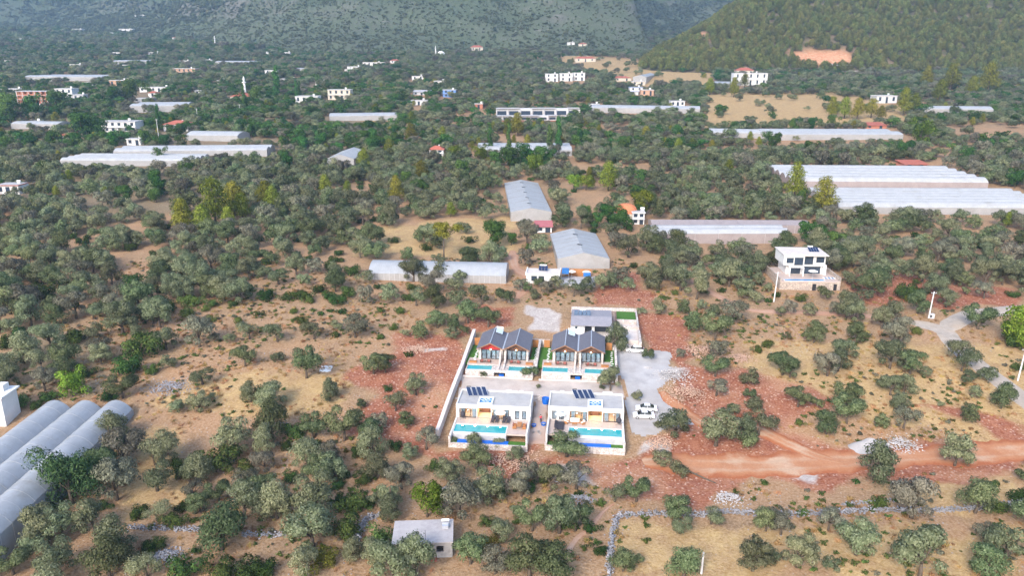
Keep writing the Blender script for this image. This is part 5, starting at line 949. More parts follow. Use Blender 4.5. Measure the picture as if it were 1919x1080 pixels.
M['feather'] = leafmat('carob_leaf', (.018, .04, .018), (.045, .085, .035), (.10, .15, .06)); M['yshrub'] = leafmat('yellowing_leaf', (.07, .075, .012), (.15, .14, .025), (.25, .22, .05)); M['lshrub'] = leafmat('light_shrub', (.045, .07, .018), (.085, .13, .035), (.15, .20, .06))
LIB = {'olive': [make_tree('olive', i, 4600, .15, 100+i) for i in range(12)], 'pine': [make_tree('pine', i, 3400, .19, 200+i) for i in range(4)], 'umbrella': [make_tree('umbrella', 0, 2200, .26, 260)], 'broad': [make_tree('broad', i, 3000, .18, 300+i) for i in range(4)], 'bright': [make_tree('bright', i, 3000, .18, 340+i) for i in range(3)], 'feather': [make_tree('feather', 0, 6500, .19, 380)], 'poplar': [make_tree('poplar', i, 1600, .24, 400+i) for i in range(2)], 'shrub': [make_tree('shrub', i, 2000, .12, 500+i) for i in range(6)]}
def recolour(src, m):
    out = []
    for f, s in src: g = f.copy(); g.materials[0] = m; out.append((g, s))
    return out
LIB['yshrub'] = recolour(LIB['shrub'][:3], M['yshrub']); LIB['lshrub'] = recolour(LIB['shrub'][2:5], M['lshrub'])
WID = {'olive': 6.0, 'pine': 6.2, 'umbrella': 8.6, 'broad': 6.4, 'bright': 6.4, 'feather': 6.0, 'poplar': 2.9, 'shrub': 3.9, 'yshrub': 3.9, 'lshrub': 3.9}

# ------------------------------------------------------------------ vegetation: places (trunk foot and crown width in the photograph)
OL = '''31 533 58 90 523 30 46 576 28 143 597 60 107 611 45 175 598 42 230 626 70 260 633 36 374 651 60 402 643 22 430 643 25 468 636 42 460 687 46 380 721 50 316 691 33 230 747 56 94 652 60 45 681 70 78 695 45 178 636 36 312 656 50 190 683 46 378 550 60 325 558 48 120 708 50 85 733 46 15 726 52 398 751 16 375 772 46 330 774 36 470 754 42
520 641 44 589 636 46 666 633 53 632 619 25 762 631 21 785 637 37 820 615 43 877 606 46 850 616 33 847 636 31 872 629 23 520 679 29 575 709 63 617 751 43 515 769 66 492 746 40 700 701 50 722 699 42 780 741 43 742 770 46 677 766 23 522 533 43 620 538 40 685 571 35 730 571 37 780 573 46 812 551 50 817 578 46 852 576 39 902 571 46 950 571 41 775 528 50 827 523 41 860 531 30 685 533 38 915 613 46 575 536 28
1212 676 25 1305 561 56 1397 563 29 1415 568 30 1372 606 58 1340 636 55 1295 621 41 1345 673 39 1340 706 49 1342 742 46 1405 723 41 1402 748 27 1410 771 33 1466 704 52 1480 708 46 1525 643 46 1550 705 50 1474 638 20 1495 763 48 1532 766 29 1372 771 21 1235 589 33 1280 588 33 1317 581 25 1202 591 21 1335 596 30 1460 591 25 1480 591 29 1515 592 31 1385 520 31 1419 536 27 1437 548 23 1225 546 36 1252 526 50 1215 531 46 1275 673 20
1585 596 50 1602 606 43 1567 591 31 1652 616 43 1670 596 41 1689 610 17 1720 588 46 1772 576 43 1810 553 18 1832 617 53 1605 643 43 1585 673 58 1570 696 46 1682 648 58 1667 691 60 1705 701 55 1735 708 25 1668 741 46 1694 738 44 1687 770 43 1795 676 53 1802 696 50 1815 721 31 1847 718 41 1825 747 27 1875 766 48 1760 763 15 1585 768 55 1815 773 26 1845 536 50 1878 534 46 1777 523 46 1732 518 26 1617 528 36 1605 548 21
205 885 58 232 871 66 212 835 58 307 871 58 220 938 68 295 921 55 295 976 43 375 961 41 410 941 41 440 853 62 457 973 70 415 1031 82 78 1020 62 118 1012 58 57 1036 58 180 1001 56 222 1041 70 110 1077 66 25 1078 56 205 1083 72 275 1083 62 462 918 41
500 851 46 595 909 53 626 903 48 646 826 55 586 823 50 697 863 53 712 805 33 773 863 33 692 823 40 799 843 42 707 897 48 698 946 23 592 972 74 497 943 53 586 1026 86 497 886 41 862 972 68 842 909 46 919 943 60 893 880 50 882 1058 56 735 1082 78 780 1084 64 707 1058 48 580 1086 62 928 1076 56 664 1053 41 761 802 40 940 1015 40
1080 918 56 1152 941 45 1192 941 52 1270 973 60 1332 983 46 1242 873 41 1272 893 39 1167 1071 56 1197 1056 25 1280 1083 72 1275 1001 48 1410 1071 74 1048 1000 60 1078 996 52 997 996 50 974 968 25 992 1082 72 1036 1086 70 992 903 33 1032 921 45 970 861 23 1435 996 50 977 931 41
1638 900 80 1789 874 66 1548 814 50 1586 794 55 1650 803 31 1693 804 48 1813 792 39 1463 1003 56 1552 995 56 1604 1041 80 1708 972 84 1744 1029 48 1827 962 68 1853 1016 50 1492 1064 70 1555 1075 40 1724 1083 100 1850 1081 76 1445 1056 36 1917 903 31
1341 836 84 1394 824 50 1421 816 62 1266 820 66 1193 751 23 1376 779 25 1413 771 35 1232 804 21 1402 843 40
906 709 15 995 709 35 1009 729 10 1144 733 45 1128 730 13 1153 656 52 846 833 15 887 839 30 935 839 21 963 866 30 1003 561 25 990 549 22 1025 551 28 1075 556 42 1100 548 30 975 545 28 1042 545 34 1008 538 26 1125 545 34 1150 540 36 1175 548 36'''
SH = '''80 563 56 d 142 641 41 d 38 633 32 d 10 653 31 d 307 588 50 d 357 574 38 l 400 574 25 l 385 583 20 l 352 593 30 l 397 603 22 l 447 606 18 l 268 669 66 d 238 701 55 d 285 701 26 l 137 743 48 b 92 751 30 d 37 763 36 l 270 601 18 y 205 751 33 d 67 766 25 l 160 706 31 d 250 541 41 d
500 563 30 d 537 563 26 d 567 561 34 d 580 568 23 l 597 548 25 d 617 561 25 d 632 571 32 d 652 556 31 d 714 635 17 d 630 632 13 d 712 586 13 l 750 588 20 l 619 585 10 y 550 588 15 l 487 591 13 l 602 591 11 l 640 588 13 l 565 606 21 l 727 733 18 d 766 668 13 l 737 618 20 l
1436 651 23 l 1420 661 19 l 1265 553 15 l 1352 548 14 l 1439 567 11 l 1695 558 44 d 1717 626 23 l 1902 651 40 d 1905 693 26 d 1705 566 22 y
417 878 62 d 460 891 45 l 260 971 38 d 325 986 42 d 340 958 29 d 297 1028 35 d 332 878 30 d 190 953 30 d 345 1080 60 d 420 1083 60 d 465 1082 56 d 367 1036 20 d 278 1033 30 d 284 991 16 d 65 976 38 l 100 963 36 d
658 955 60 d 652 1006 62 d 801 969 62 b 543 903 32 d 681 906 34 d 730 894 21 d 646 897 25 d 537 843 25 d 566 848 34 d 603 848 40 d 552 817 40 d 715 1021 60 l 609 1058 54 y 911 1027 40 y 911 983 28 d 741 840 27 d 669 853 23 d 753 897 26 l 865 1021 14 d 836 926 13 l 494 1079 50 d 632 917 23 d 816 881 30 d 640 945 34 d 690 950 30 d
1105 996 29 d 1124 1038 30 d 970 898 21 d 1432 908 12 d 1125 946 18 l 1085 928 13 d 967 981 16 l 1502 966 21 l 1650 949 27 l 1634 959 13 d 1911 940 40 d 1497 797 19 l 1605 906 12 l 1589 949 11 d 1060 985 40 d 940 930 26 d 1020 905 26 d 990 920 30 d
330 440 20 d 245 470 24 d 205 490 18 d 695 470 24 d 620 505 26 d 660 515 30 d 800 470 22 d 880 455 24 d 560 430 30 d 740 455 20 d 680 440 20 d 770 520 22 d 715 465 18 d 640 450 22 d'''
PI = '''345 444 42 p 380 440 36 p 405 425 52 p 430 435 30 p 440 405 46 p 455 415 34 p 500 388 34 p 512 395 28 p 610 368 22 p 743 380 28 p 790 342 26 p 832 486 44 u 683 322 26 p 1210 263 24 p 1558 220 30 p 1582 222 30 p 1606 224 32 p 1632 221 28 p 1650 224 22 p 1692 216 34 p 1712 214 26 p 1726 273 40 b 1488 380 38 p 1541 400 42 p 1140 358 32 p 1098 356 30 b 1075 356 28 b 772 236 24 p 970 255 38 p 950 250 24 p 830 262 22 p 770 262 24 p 730 290 24 p 1270 290 22 p 1405 268 16 p 1365 330 20 p 1905 650 66 b 1890 640 44 b 1780 170 40 p 1850 175 44 p 1760 190 34 p 1735 165 30 p 1820 180 30 p 1395 165 22 p 1375 182 26 p 1330 178 26 p
925 465 42 g 958 460 24 g 1205 405 42 b 1195 412 26 g 1140 420 40 g 1118 428 30 g 1160 430 36 g 1175 432 30 g 1100 415 26 g 1200 345 22 b 955 318 42 g 985 316 40 g 1010 314 34 g 930 312 30 g 1030 312 30 g 900 308 30 b 290 350 32 g 850 305 26 b 1540 460 40 g 1510 455 36 g 1565 468 36 g 1000 330 34 b 135 946 96 f 168 908 58 f 160 262 50 g 190 258 40 g 60 225 46 g 20 230 46 g 110 212 40 g 250 190 36 g 215 195 30 g 480 195 30 g 300 300 20 g 918 288 13 t 953 290 12 t 1030 288 13 t 1047 288 14 t 556 188 9 t 562 186 8 t 298 240 9 t 520 186 15 t 460 210 10 t'''
veg = []                                                   # kind, x, y, z, width m, source
def add(kind, px, py, wpx):
    g, s = at(px, py); veg.append([kind, g.x, g.y, g.z, wpx/s])
add('olive', 1062, 856, 82)
t_ = OL.split()
for i in range(0, len(t_), 3): add('olive', float(t_[i]), float(t_[i+1]), float(t_[i+2])*(1.26 if float(t_[i+1]) > 820 and float(t_[i]) < 1100 else 1.04))
for T, mp in ((SH, {'d': 'shrub', 'l': 'lshrub', 'b': 'bright', 'y': 'yshrub'}), (PI, {'p': 'pine', 'u': 'umbrella', 'b': 'bright', 'g': 'broad', 'f': 'feather', 't': 'poplar'})):
    t_ = T.split()
    for i in range(0, len(t_), 4): add(mp[t_[i+3]], float(t_[i]), float(t_[i+1]), float(t_[i+2])*(1.1 if t_[i+3] not in 'pu' else 1.4 if float(t_[i+1]) > 300 else 1.05))
# the open groves: jittered rows, thinned by clearings, tracks and buildings
CLEAR = [region(p) for p in ([(1325, 178), (1560, 178), (1700, 212), (1690, 236), (1325, 240)], [(1055, 100), (1330, 95), (1335, 165), (1225, 160), (1050, 122)], [(655, 430), (940, 410), (985, 430), (940, 478), (760, 478), (655, 475)], [(605, 219), (700, 217), (700, 241), (605, 243)], [(320, 262), (540, 262), (540, 273), (320, 271)], [(1465, 88), (1605, 92), (1640, 135), (1500, 135)], [(1020, 310), (1200, 312), (1200, 322), (1020, 322)], [(1050, 345), (1100, 345), (1110, 375), (1045, 370)], [(215, 490), (270, 490), (270, 515), (215, 515)], [(205, 425), (270, 425), (265, 445), (205, 445)], [(1760, 240), (1919, 235), (1919, 262), (1800, 265)])]
SPARSE = [region(p) for p in ([(1190, 455), (1450, 460), (1450, 560), (1190, 560)], [(1560, 420), (1919, 440), (1919, 590), (1600, 580)], [(560, 400), (1000, 380), (1010, 560), (480, 560)], [(1500, 430), (1919, 420), (1919, 500), (1560, 500)], [(0, 460), (130, 440), (260, 520), (0, 560)], [(0, 360), (330, 330), (300, 400), (0, 440)])]
cand = []
for (y0, y1, cell) in ((205, 330, 5.7), (330, 470, 5.9), (470, 760, 6.6), (760, 1330, 8.4), (1330, 2350, 13.0)):
    for y in np.arange(y0, y1, cell):
        X = np.arange(-.80*y-30, min(.80*y+30, 360 if y > 1330 else 9e9), cell); cand.append(np.stack([X+R.uniform(-.42, .42, len(X))*cell, y+R.uniform(-.42, .42, len(X))*cell, np.full(len(X), cell)], 1))
DENSE_NEAR = region([(0, 500), (520, 505), (480, 560), (340, 610), (290, 690), (170, 748), (0, 748)])
Xn = np.stack(np.meshgrid(np.arange(-150, -40, 5.2), np.arange(150, 206, 5.2)), -1).reshape(-1, 2); Xn = Xn+R.uniform(-2.4, 2.4, Xn.shape); Xn = Xn[sdist(Xn, DENSE_NEAR) > 0]; cand.append(np.column_stack([Xn, np.full(len(Xn), 6.2)]))
side = np.concatenate([np.stack([R.uniform(sgn*1.0*0+(-1 if sgn < 0 else .0), 0, 60), R.uniform(90, 205, 60), np.full(60, 6.)], 1) for sgn in (-1, 1)]); side[:60, 0] = -R.uniform(.70, 1.05, 60)*side[:60, 1]; side[60:, 0] = R.uniform(.70, 1.05, 60)*side[60:, 1]; cand.append(side)
LL = region([(140, 790), (480, 800), (720, 860), (960, 960), (1060, 1078), (0, 1078), (0, 1010), (120, 960)]); Xn = np.stack(np.meshgrid(np.arange(-105, 15, 5.6), np.arange(88, 140, 5.6)), -1).reshape(-1, 2); Xn = Xn+R.uniform(-2.4, 2.4, Xn.shape); Xn = Xn[(sdist(Xn, LL) > 0) & (R.random(len(Xn)) < .85)]; cand.append(np.column_stack([Xn, np.full(len(Xn), 5.0)]))
C = np.concatenate(cand); P = C[:, :2]; keep = np.ones(len(P), bool)
nz = fbm(P[:, 0]/34, P[:, 1]/34, 81); keep &= R.random(len(P)) < np.where(nz > .645, .3, .99)
for i, g in enumerate(CLEAR): keep &= ~((sdist(P, g) > -2) & (R.random(len(P)) < (.66 if i == 2 else .94)))
for g in SPARSE: keep &= ~((sdist(P, g) > 0) & (R.random(len(P)) < .12))
for g in GH_FOOT:
    e = float(np.clip((g[:, 1].mean()-190)*.075, 4, 60)); c = g.mean(0); o = g.copy(); o[:, 1] = np.where(o[:, 1] < c[1], o[:, 1]-e, o[:, 1]); k = np.where((np.abs(P-c) < np.ptp(g, axis=0).max()+70).all(1))[0]
    if len(k): keep[k] &= (sdist(P[k], o) < 0) | (R.random(len(k)) < .13)
    k = np.where((np.abs(P-g.mean(0)) < np.ptp(g, axis=0).max()+9).all(1))[0]
    if len(k): keep[k] &= sdist(P[k], g) < -1.6
for q, w_ in ROADS:
    k = np.where(P[:, 1] < 320)[0]; keep[k] &= pdist(P[k], q[::3]) > w_
keep &= (np.asarray(hill_z(P[:, 0], P[:, 1])) < ground_z(P[:, 0], P[:, 1])+.5) & (mount_z(P[:, 0], P[:, 1]) < ground_z(P[:, 0], P[:, 1])+3)
u_, v_ = to_uv(P[:, 0], P[:, 1]); keep &= ~((u_ > -24) & (u_ < 30) & (v_ < 70) & (v_ > -10))
hand = np.array([v[1:3] for v in veg]); P = P[keep]; cell = C[keep, 2]; k = np.ones(len(P), bool)
for h, v in zip(hand, veg): k &= (np.hypot(*(P-h).T) > (2.2+v[4]*.32))
P = P[k]; cell = cell[k]; Z = ground_z(P[:, 0], P[:, 1]); pxx, pyy, _ = proj(P[:, 0], P[:, 1], Z)
for (x, y), z, c, a, b in zip(P, Z, cell, pxx, pyy):
    rn = R.random(); kind = 'olive'
    if y > 430: kind = 'broad' if rn < (.30 if a < 760 else .12) else 'pine' if rn < (.36 if a < 760 else .17) else 'olive'
    elif y > 260: kind = 'pine' if rn < .012 else 'broad' if rn < .03 else 'shrub' if rn < .16 else 'olive'
    else: kind = 'shrub' if rn < .22 else 'olive'
    wd = {'olive': R.uniform(.70, 1.25)*c*1.22, 'broad': R.uniform(5.5, 9) + (c > 12)*4, 'pine': R.uniform(4.0, 5.8)+(c > 12)*3, 'shrub': R.uniform(2.2, 3.8)}[kind]
    veg.append([kind, x, y, float(z), wd])

# which of them are big enough in the picture to be things of their own
V = np.array([v[1:5] for v in veg]); KN = np.array([v[0] for v in veg]); ppx, ppy, pps = proj(V[:, 0], V[:, 1], V[:, 2]+2); vis = (ppx > -20) & (ppx < 1940) & (ppy > -10) & (ppy < 1110); size = V[:, 3]*pps*vis
FAM = {'olive': 'olive', 'pine': 'pine', 'umbrella': 'pine', 'broad': 'broad', 'bright': 'broad', 'feather': 'broad', 'poplar': 'poplar', 'shrub': 'shrub', 'lshrub': 'shrub', 'yshrub': 'shrub'}; fam = np.array([FAM[k] for k in KN])
LIM = {'olive': 300, 'pine': 90, 'broad': 110, 'poplar': 20, 'shrub': 200}; single = np.zeros(len(veg), bool)
for f, n in LIM.items():
    k = np.where(fam == f)[0]; o = k[np.argsort(-size[k])][:n]; single[o[size[o] > 0]] = True
LAND.update({'the gravel yard': (1200, 720), 'the lane fork': (1780, 615), 'the white gravel heap': (1630, 830), 'the fallen log': (1310, 895), 'the tall grey pole': (1910, 690), 'the stone wall corner': (1155, 968), 'the curved stone wall': (685, 995), 'the far left border': (10, 620), 'the round stone floor': (118, 494), 'the pine clump': (400, 400), 'the white sheet': (611, 690), 'the big round shrub': (80, 548), 'the left clearing stones': (330, 725), 'the red gabled shed': (1715, 312), 'the tall red roofed house': (818, 285), 'the tan field': (1480, 205), 'the red roofed mosque': (450, 185), 'the red earth bank': (430, 268), 'the lone umbrella pine': (830, 440), 'the lower right corner': (1900, 1060), 'the pole behind the hut': (733, 940), 'the orange dome': (1172, 395), 'the poplar screened greenhouse': (985, 276), 'the stepped white greenhouse': (310, 292), 'the long hotel': (1008, 215), 'the white patch of gravel': (817, 656), 'the two walls at right': (1620, 955), 'the small gable ended greenhouse': (640, 292), 'the lower left corner': (15, 1070), 'the log free slope below the villas': (900, 870)})
LAND.pop('the log free slope below the villas'); LN = list(LAND); LP = np.array([LAND[k] for k in LN]); ORD = ['', 'second ', 'third ', 'fourth ', 'fifth ', 'sixth ', 'seventh ', 'eighth ', 'ninth ', 'tenth ', 'eleventh ', 'twelfth ', 'thirteenth ', 'fourteenth ', 'fifteenth ', 'sixteenth ', 'seventeenth ', 'eighteenth ', 'nineteenth ', 'twentieth ']+['%s ' % w for w in 'twenty-first twenty-second twenty-third twenty-fourth twenty-fifth twenty-sixth twenty-seventh twenty-eighth twenty-ninth thirtieth thirty-first thirty-second thirty-third thirty-fourth thirty-fifth'.split()]
DESC = {'olive': 'grey green olive tree', 'pine': 'yellow green pine', 'umbrella': 'lone umbrella pine', 'broad': 'dark green leafy tree', 'bright': 'bright green leafy tree', 'feather': 'dark feathery carob tree', 'poplar': 'slim upright tree', 'shrub': 'dark green shrub', 'lshrub': 'light green shrub', 'yshrub': 'yellowing shrub'}
GRP = {'olive': 'olive trees of the groves', 'pine': 'pines scattered among the olives', 'broad': 'leafy green trees', 'poplar': 'slim upright trees', 'shrub': 'shrubs between the olives'}
NAME = {'olive': 'olive_tree', 'pine': 'pine_tree', 'umbrella': 'umbrella_pine', 'broad': 'leafy_tree', 'bright': 'leafy_tree', 'feather': 'carob_tree', 'poplar': 'poplar_tree', 'shrub': 'shrub', 'lshrub': 'shrub', 'yshrub': 'shrub'}
buck = {}
for i in np.where(single)[0]:
    d = LP-np.array([ppx[i], ppy[i]]); q = np.hypot(d[:, 0], d[:, 1]*1.4); j = int(np.argmin(q)); dx, dy = -d[j]; ang = math.degrees(math.atan2(dy, dx)) % 360
    rel = ['right of', 'in front and right of', 'in front of', 'in front and left of', 'left of', 'behind and left of', 'behind', 'behind and right of'][int((ang+22.5)//45) % 8]
    buck.setdefault((KN[i], rel, LN[j]), []).append((q[j], i))
lab = {}
for (kd, rel, ln), it in buck.items():
    it.sort()
    for n, (_, i) in enumerate(it):
        sz = size[i]; lab[i] = (DESC[kd]+' '+rel+' '+ln) if len(it) == 1 else DESC[kd]+', '+ORD[min(n, 34)]+'nearest '+rel+' '+ln
for i in np.where(single)[0]:
    kd = KN[i]; crown, trunk = LIB[kd][int(R.integers(len(LIB[kd])))]; x, y, z, wd = V[i]; sc = wd/WID[kd]; hh = R.uniform(.92, 1.22) if i else .62
    r = empty(NAME[kd], (x, y, z-.05), R.uniform(0, 6.28), label=lab[i], cat='shrub' if fam[i] == 'shrub' else 'tree', group=GRP[fam[i]]); r.scale = (sc, sc, sc*hh)
    link('foliage' if fam[i] == 'shrub' else 'crown', crown, r); link('stem' if fam[i] == 'shrub' else 'trunk', trunk, r)

# ------------------------------------------------------------------ masses nobody could count: scattered on points
PROTO = bpy.data.collections.new('plant_shapes')
def scatter(name, pts, scale, rot, protos, label, cat=None):
    """one object: every point carries one of the proto shapes"""
    col = bpy.data.collections.new(name+'_shapes')
    for i, me in enumerate(protos): o = bpy.data.objects.new('%s_shape_%02d' % (name, i), me); col.objects.link(o)
    me = bpy.data.meshes.new(name); me.vertices.add(len(pts)); me.vertices.foreach_set('co', np.asarray(pts, float).ravel()); n = len(pts)
    for k, v, ty in (('sc', np.asarray(scale, float), 'FLOAT_VECTOR'), ('rz', np.asarray(rot, float), 'FLOAT'), ('pick', R.integers(0, len(protos), n), 'INT')):
        a = me.attributes.new(k, ty, 'POINT')
        if ty == 'FLOAT_VECTOR': a.data.foreach_set('vector', v.ravel())
        else: a.data.foreach_set('value', v)
    o = link(name, me, kind='stuff', label=label, cat=cat); g = bpy.data.node_groups.new(name, 'GeometryNodeTree'); g.interface.new_socket('Geometry', in_out='INPUT', socket_type='NodeSocketGeometry'); g.interface.new_socket('Geometry', in_out='OUTPUT', socket_type='NodeSocketGeometry')
    gi = g.nodes.new('NodeGroupInput'); go = g.nodes.new('NodeGroupOutput'); ip = g.nodes.new('GeometryNodeInstanceOnPoints'); ci = g.nodes.new('GeometryNodeCollectionInfo'); ci.inputs[0].default_value = col; ci.inputs['Separate Children'].default_value = True; ci.inputs['Reset Children'].default_value = True
    def na(nm, ty): q = g.nodes.new('GeometryNodeInputNamedAttribute'); q.data_type = ty; q.inputs['Name'].default_value = nm; return q.outputs[0]
    cx = g.nodes.new('ShaderNodeCombineXYZ'); er = g.nodes.new('FunctionNodeEulerToRotation'); L = g.links.new
    L(na('rz', 'FLOAT'), cx.inputs[2]); L(cx.outputs[0], er.inputs[0]); L(gi.outputs[0], ip.inputs['Points']); L(ci.outputs[0], ip.inputs['Instance']); ip.inputs['Pick Instance'].default_value = True; L(na('pick', 'INT'), ip.inputs['Instance Index']); L(er.outputs[0], ip.inputs['Rotation']); L(na('sc', 'FLOAT_VECTOR'), ip.inputs['Scale']); L(ip.outputs[0], go.inputs[0])
    o.modifiers.new('scatter', 'NODES').node_group = g; return o
def joined(kind, n, size_, seeds):
    out = []
    for i, s in enumerate(seeds):
        c, t = make_tree(kind, i, n, size_, s); bm = bmesh.new(); bm.from_mesh(t); t2 = bpy.data.meshes.new('t'); bm.to_mesh(t2); bm.free(); me = c
        out.append((c, t))
    return out
def far_set(kind, n, size_, seeds):
    res = []
    for i, s in enumerate(seeds): c, t = make_tree(kind, i, n, size_, s); res.append(c)
    return res
rest = ~single
for f, nm, l, ct, kinds in (('olive', 'olive_grove', 'grey green olive groves reaching back across the plain', 'grove', far_set('olive', 1700, .22, range(900, 908))), ('broad', 'village_trees', 'dark green trees between the distant houses', 'trees', far_set('broad', 1000, .28, range(920, 925))), ('pine', 'distant_pines', 'distant pines dotted between the groves', 'trees', far_set('pine', 1000, .29, range(930, 934))), ('shrub', 'distant_shrubs', 'low dark shrubs under the olive groves', 'shrubs', far_set('shrub', 260, .34, range(940, 943)))):
    k = np.where(rest & (fam == f))[0]
    if len(k) == 0: continue
    s0 = {'olive': 6.0, 'broad': 5.6, 'pine': 5.0, 'shrub': 3.2}[f]; s = V[k, 3]/s0; hh = R.uniform(.85, 1.15, len(k))*np.where(V[k, 1] > 420, .8, 1); scatter(nm, V[k, :3]-[0, 0, .05], np.stack([s, s, s*hh], 1), R.uniform(0, 6.28, len(k)), kinds, l, ct)
# far olive trunks are hidden; a few stems show under the nearer grove crowns
# pine forest on the right hill, scrub on the mountains
Q = np.stack([R.uniform(100, 1300, 30000), R.uniform(930, 1620, 30000)], 1); hz = hill_z(Q[:, 0], Q[:, 1]); gz = ground_z(Q[:, 0], Q[:, 1]); a, b, c = proj(Q[:, 0], Q[:, 1], hz); k = (hz > gz-.5) & (a > 1060) & (a < 2100) & (b > -60)

for g in REDCUT: k &= sdist(Q, g) < 2
k &= (fbm(Q[:, 0]/60, Q[:, 1]/60, 91) > .15)
Q = np.column_stack([Q, np.maximum(hz, gz)])[k]; s = R.uniform(.9, 1.7, len(Q)); scatter('pine_forest', Q, np.stack([s*1.15, s*1.15, s], 1), R.uniform(0, 6.28, len(Q)), far_set('forest', 900, .32, range(950, 956)), 'dense pine forest covering the hill at right', 'forest')
Q = np.stack([R.uniform(-1900, 620, 130000), R.uniform(1230, 2900, 130000)], 1); mz = mount_z(Q[:, 0], Q[:, 1]); a, b, c = proj(Q[:, 0], Q[:, 1], mz); nn = fbm(Q[:, 0]/90, Q[:, 1]/90, 95); k = (mz > ground_z(Q[:, 0], Q[:, 1])-1) & (a > -80) & (a < 1500) & (b > -50) & (R.random(len(Q)) < np.where(nn > .47, .85, .45)); Q = np.column_stack([Q, mz])[k]; s = R.uniform(.45, 1.25, len(Q))*np.where(R.random(len(Q)) < .1, 1.8, 1)*np.where(Q[:, 1] > 1800, 1.7, 1)
def scrub_shapes():
    out = []
    for i in range(4): rng = np.random.default_rng(970+i); L = [(rng.normal()*.9, rng.normal()*.9, .7+.5*rng.random(), 1.1, 1.1, .95) for k in range(5)]; out.append(leaf_mesh('scrub', L, 280, .38, rng, M['mshrub'], inner=.6))
    return out
scatter('mountain_scrub', Q, np.stack([s, s, s*1.1], 1), R.uniform(0, 6.28, len(Q)), scrub_shapes(), 'scrub and small trees over the grey mountainside', 'scrub')
# dry grass tufts and loose stones of the fields
def tuft(i):
    rng = np.random.default_rng(990+i); n = 40; b = MB()
    for k in range(n): a = rng.random()*6.28; q = rng.random()*.35; x, y = q*math.cos(a), q*math.sin(a); l = .22+.25*rng.random(); dx, dy = rng.normal()*.12, rng.normal()*.12; b.poly([(x-.025, y, 0), (x+.025, y, 0), (x+dx, y+dy, l)])
    return b.mesh('tuft', M['drygrass'])
Q = np.stack([R.uniform(-120, 125, 16000), R.uniform(82, 235, 16000)], 1); nn = fbm(Q[:, 0]/11, Q[:, 1]/11, 97); k = (nn > .50) & (np.abs(Q[:, 0]) < .78*Q[:, 1])
for g in RED+GRAV: k &= sdist(Q, g) < .5
u_, v_ = to_uv(Q[:, 0], Q[:, 1]); k &= ~((u_ > -22) & (u_ < 30) & (v_ < 60) & (v_ > -9)); k &= sdist(Q, YARD) < -1
for q, w_ in ROADS: k &= pdist(Q, q[::3]) > w_
for g in GH_FOOT: k &= sdist(Q, g) < .3
Q = Q[k]; s = R.uniform(.5, 1.5, len(Q)); scatter('dry_grass', np.column_stack([Q, ground_z(Q[:, 0], Q[:, 1])-.02]), np.stack([s*1.3, s*1.3, s], 1), R.uniform(0, 6.28, len(Q)), [tuft(i) for i in range(4)], 'dry yellow grass tufts over the fields', 'grass')
Q = np.stack([R.uniform(-120, 125, 9000), R.uniform(82, 240, 9000)], 1); nn = fbm(Q[:, 0]/17, Q[:, 1]/17, 107); k = (nn > .52) & (np.abs(Q[:, 0]) < .78*Q[:, 1]); u_, v_ = to_uv(Q[:, 0], Q[:, 1]); k &= ~((u_ > -22) & (u_ < 30) & (v_ < 60) & (v_ > -9)); k &= sdist(Q, YARD) < -1
for g in RED+GRAV: k &= (sdist(Q, g) < 0) | (R.random(len(Q)) < .12)
for q, w_ in ROADS: k &= pdist(Q, q[::3]) > w_
for g in GH_FOOT: k &= sdist(Q, g) < 0
Q = Q[k]; s = R.uniform(.08, .3, len(Q)); LSW = [c.copy() for c in far_set('shrub', 150, .42, range(960, 964))]
for i, c in enumerate(LSW): c.materials[0] = M[('lshrub', 'olive_grey', 'drygrass', 'lshrub')[i]]
scatter('weeds', np.column_stack([Q, ground_z(Q[:, 0], Q[:, 1])-.03]), np.stack([s*1.2, s*1.2, s], 1), R.uniform(0, 6.28, len(Q)), LSW, 'small weeds and thistles dotting the open fields', 'weeds')
def rock(i, m):
    rng = np.random.default_rng(700+i); bm = bmesh.new(); bmesh.ops.create_icosphere(bm, subdivisions=1, radius=.5)
    for v in bm.verts: v.co *= .72+.5*rng.random(); v.co.z *= .7
    me = bpy.data.meshes.new('rock'); bm.to_mesh(me); bm.free(); me.materials.append(m); return me
def stones(name, Q, s, m, label, dz=0, cat='stones'): return scatter(name, np.column_stack([Q, ground_z(Q[:, 0], Q[:, 1])+dz]), np.stack([s, s*R.uniform(.7, 1.2, len(s)), s*R.uniform(.6, 1, len(s))], 1), R.uniform(0, 6.28, len(Q)), [rock(i+hash(m.name) % 7*0, m) for i in range(4)], label, cat)
Q = np.stack([R.uniform(-110, 115, 15000), R.uniform(84, 220, 15000)], 1); nn = fbm(Q[:, 0]/14, Q[:, 1]/14, 99); inr = np.zeros(len(Q), bool)
for g in RED: inr |= sdist(warp(Q), g) > .5
k = (inr & (nn > .40)) | (nn > .66); u_, v_ = to_uv(Q[:, 0], Q[:, 1]); k &= ~((u_ > -20.5) & (u_ < 17.5) & (v_ < 58) & (v_ > -8)); k &= sdist(Q, YARD) < 0; k &= (np.abs(Q[:, 0]) < .75*Q[:, 1])
for q, w_ in ROADS: k &= pdist(Q, q[::3]) > w_*.8
for g in GH_FOOT: k &= sdist(Q, g) < 0
k1 = k & inr; k2 = k & ~inr; stones('rubble_field', Q[k1], R.uniform(.12, .5, k1.sum())**1.2, M['rubble'], 'pinkish broken stones spread over the red earth'); stones('field_stones', Q[k2], R.uniform(.1, .34, k2.sum()), M['stone'], 'grey field stones scattered in the groves')
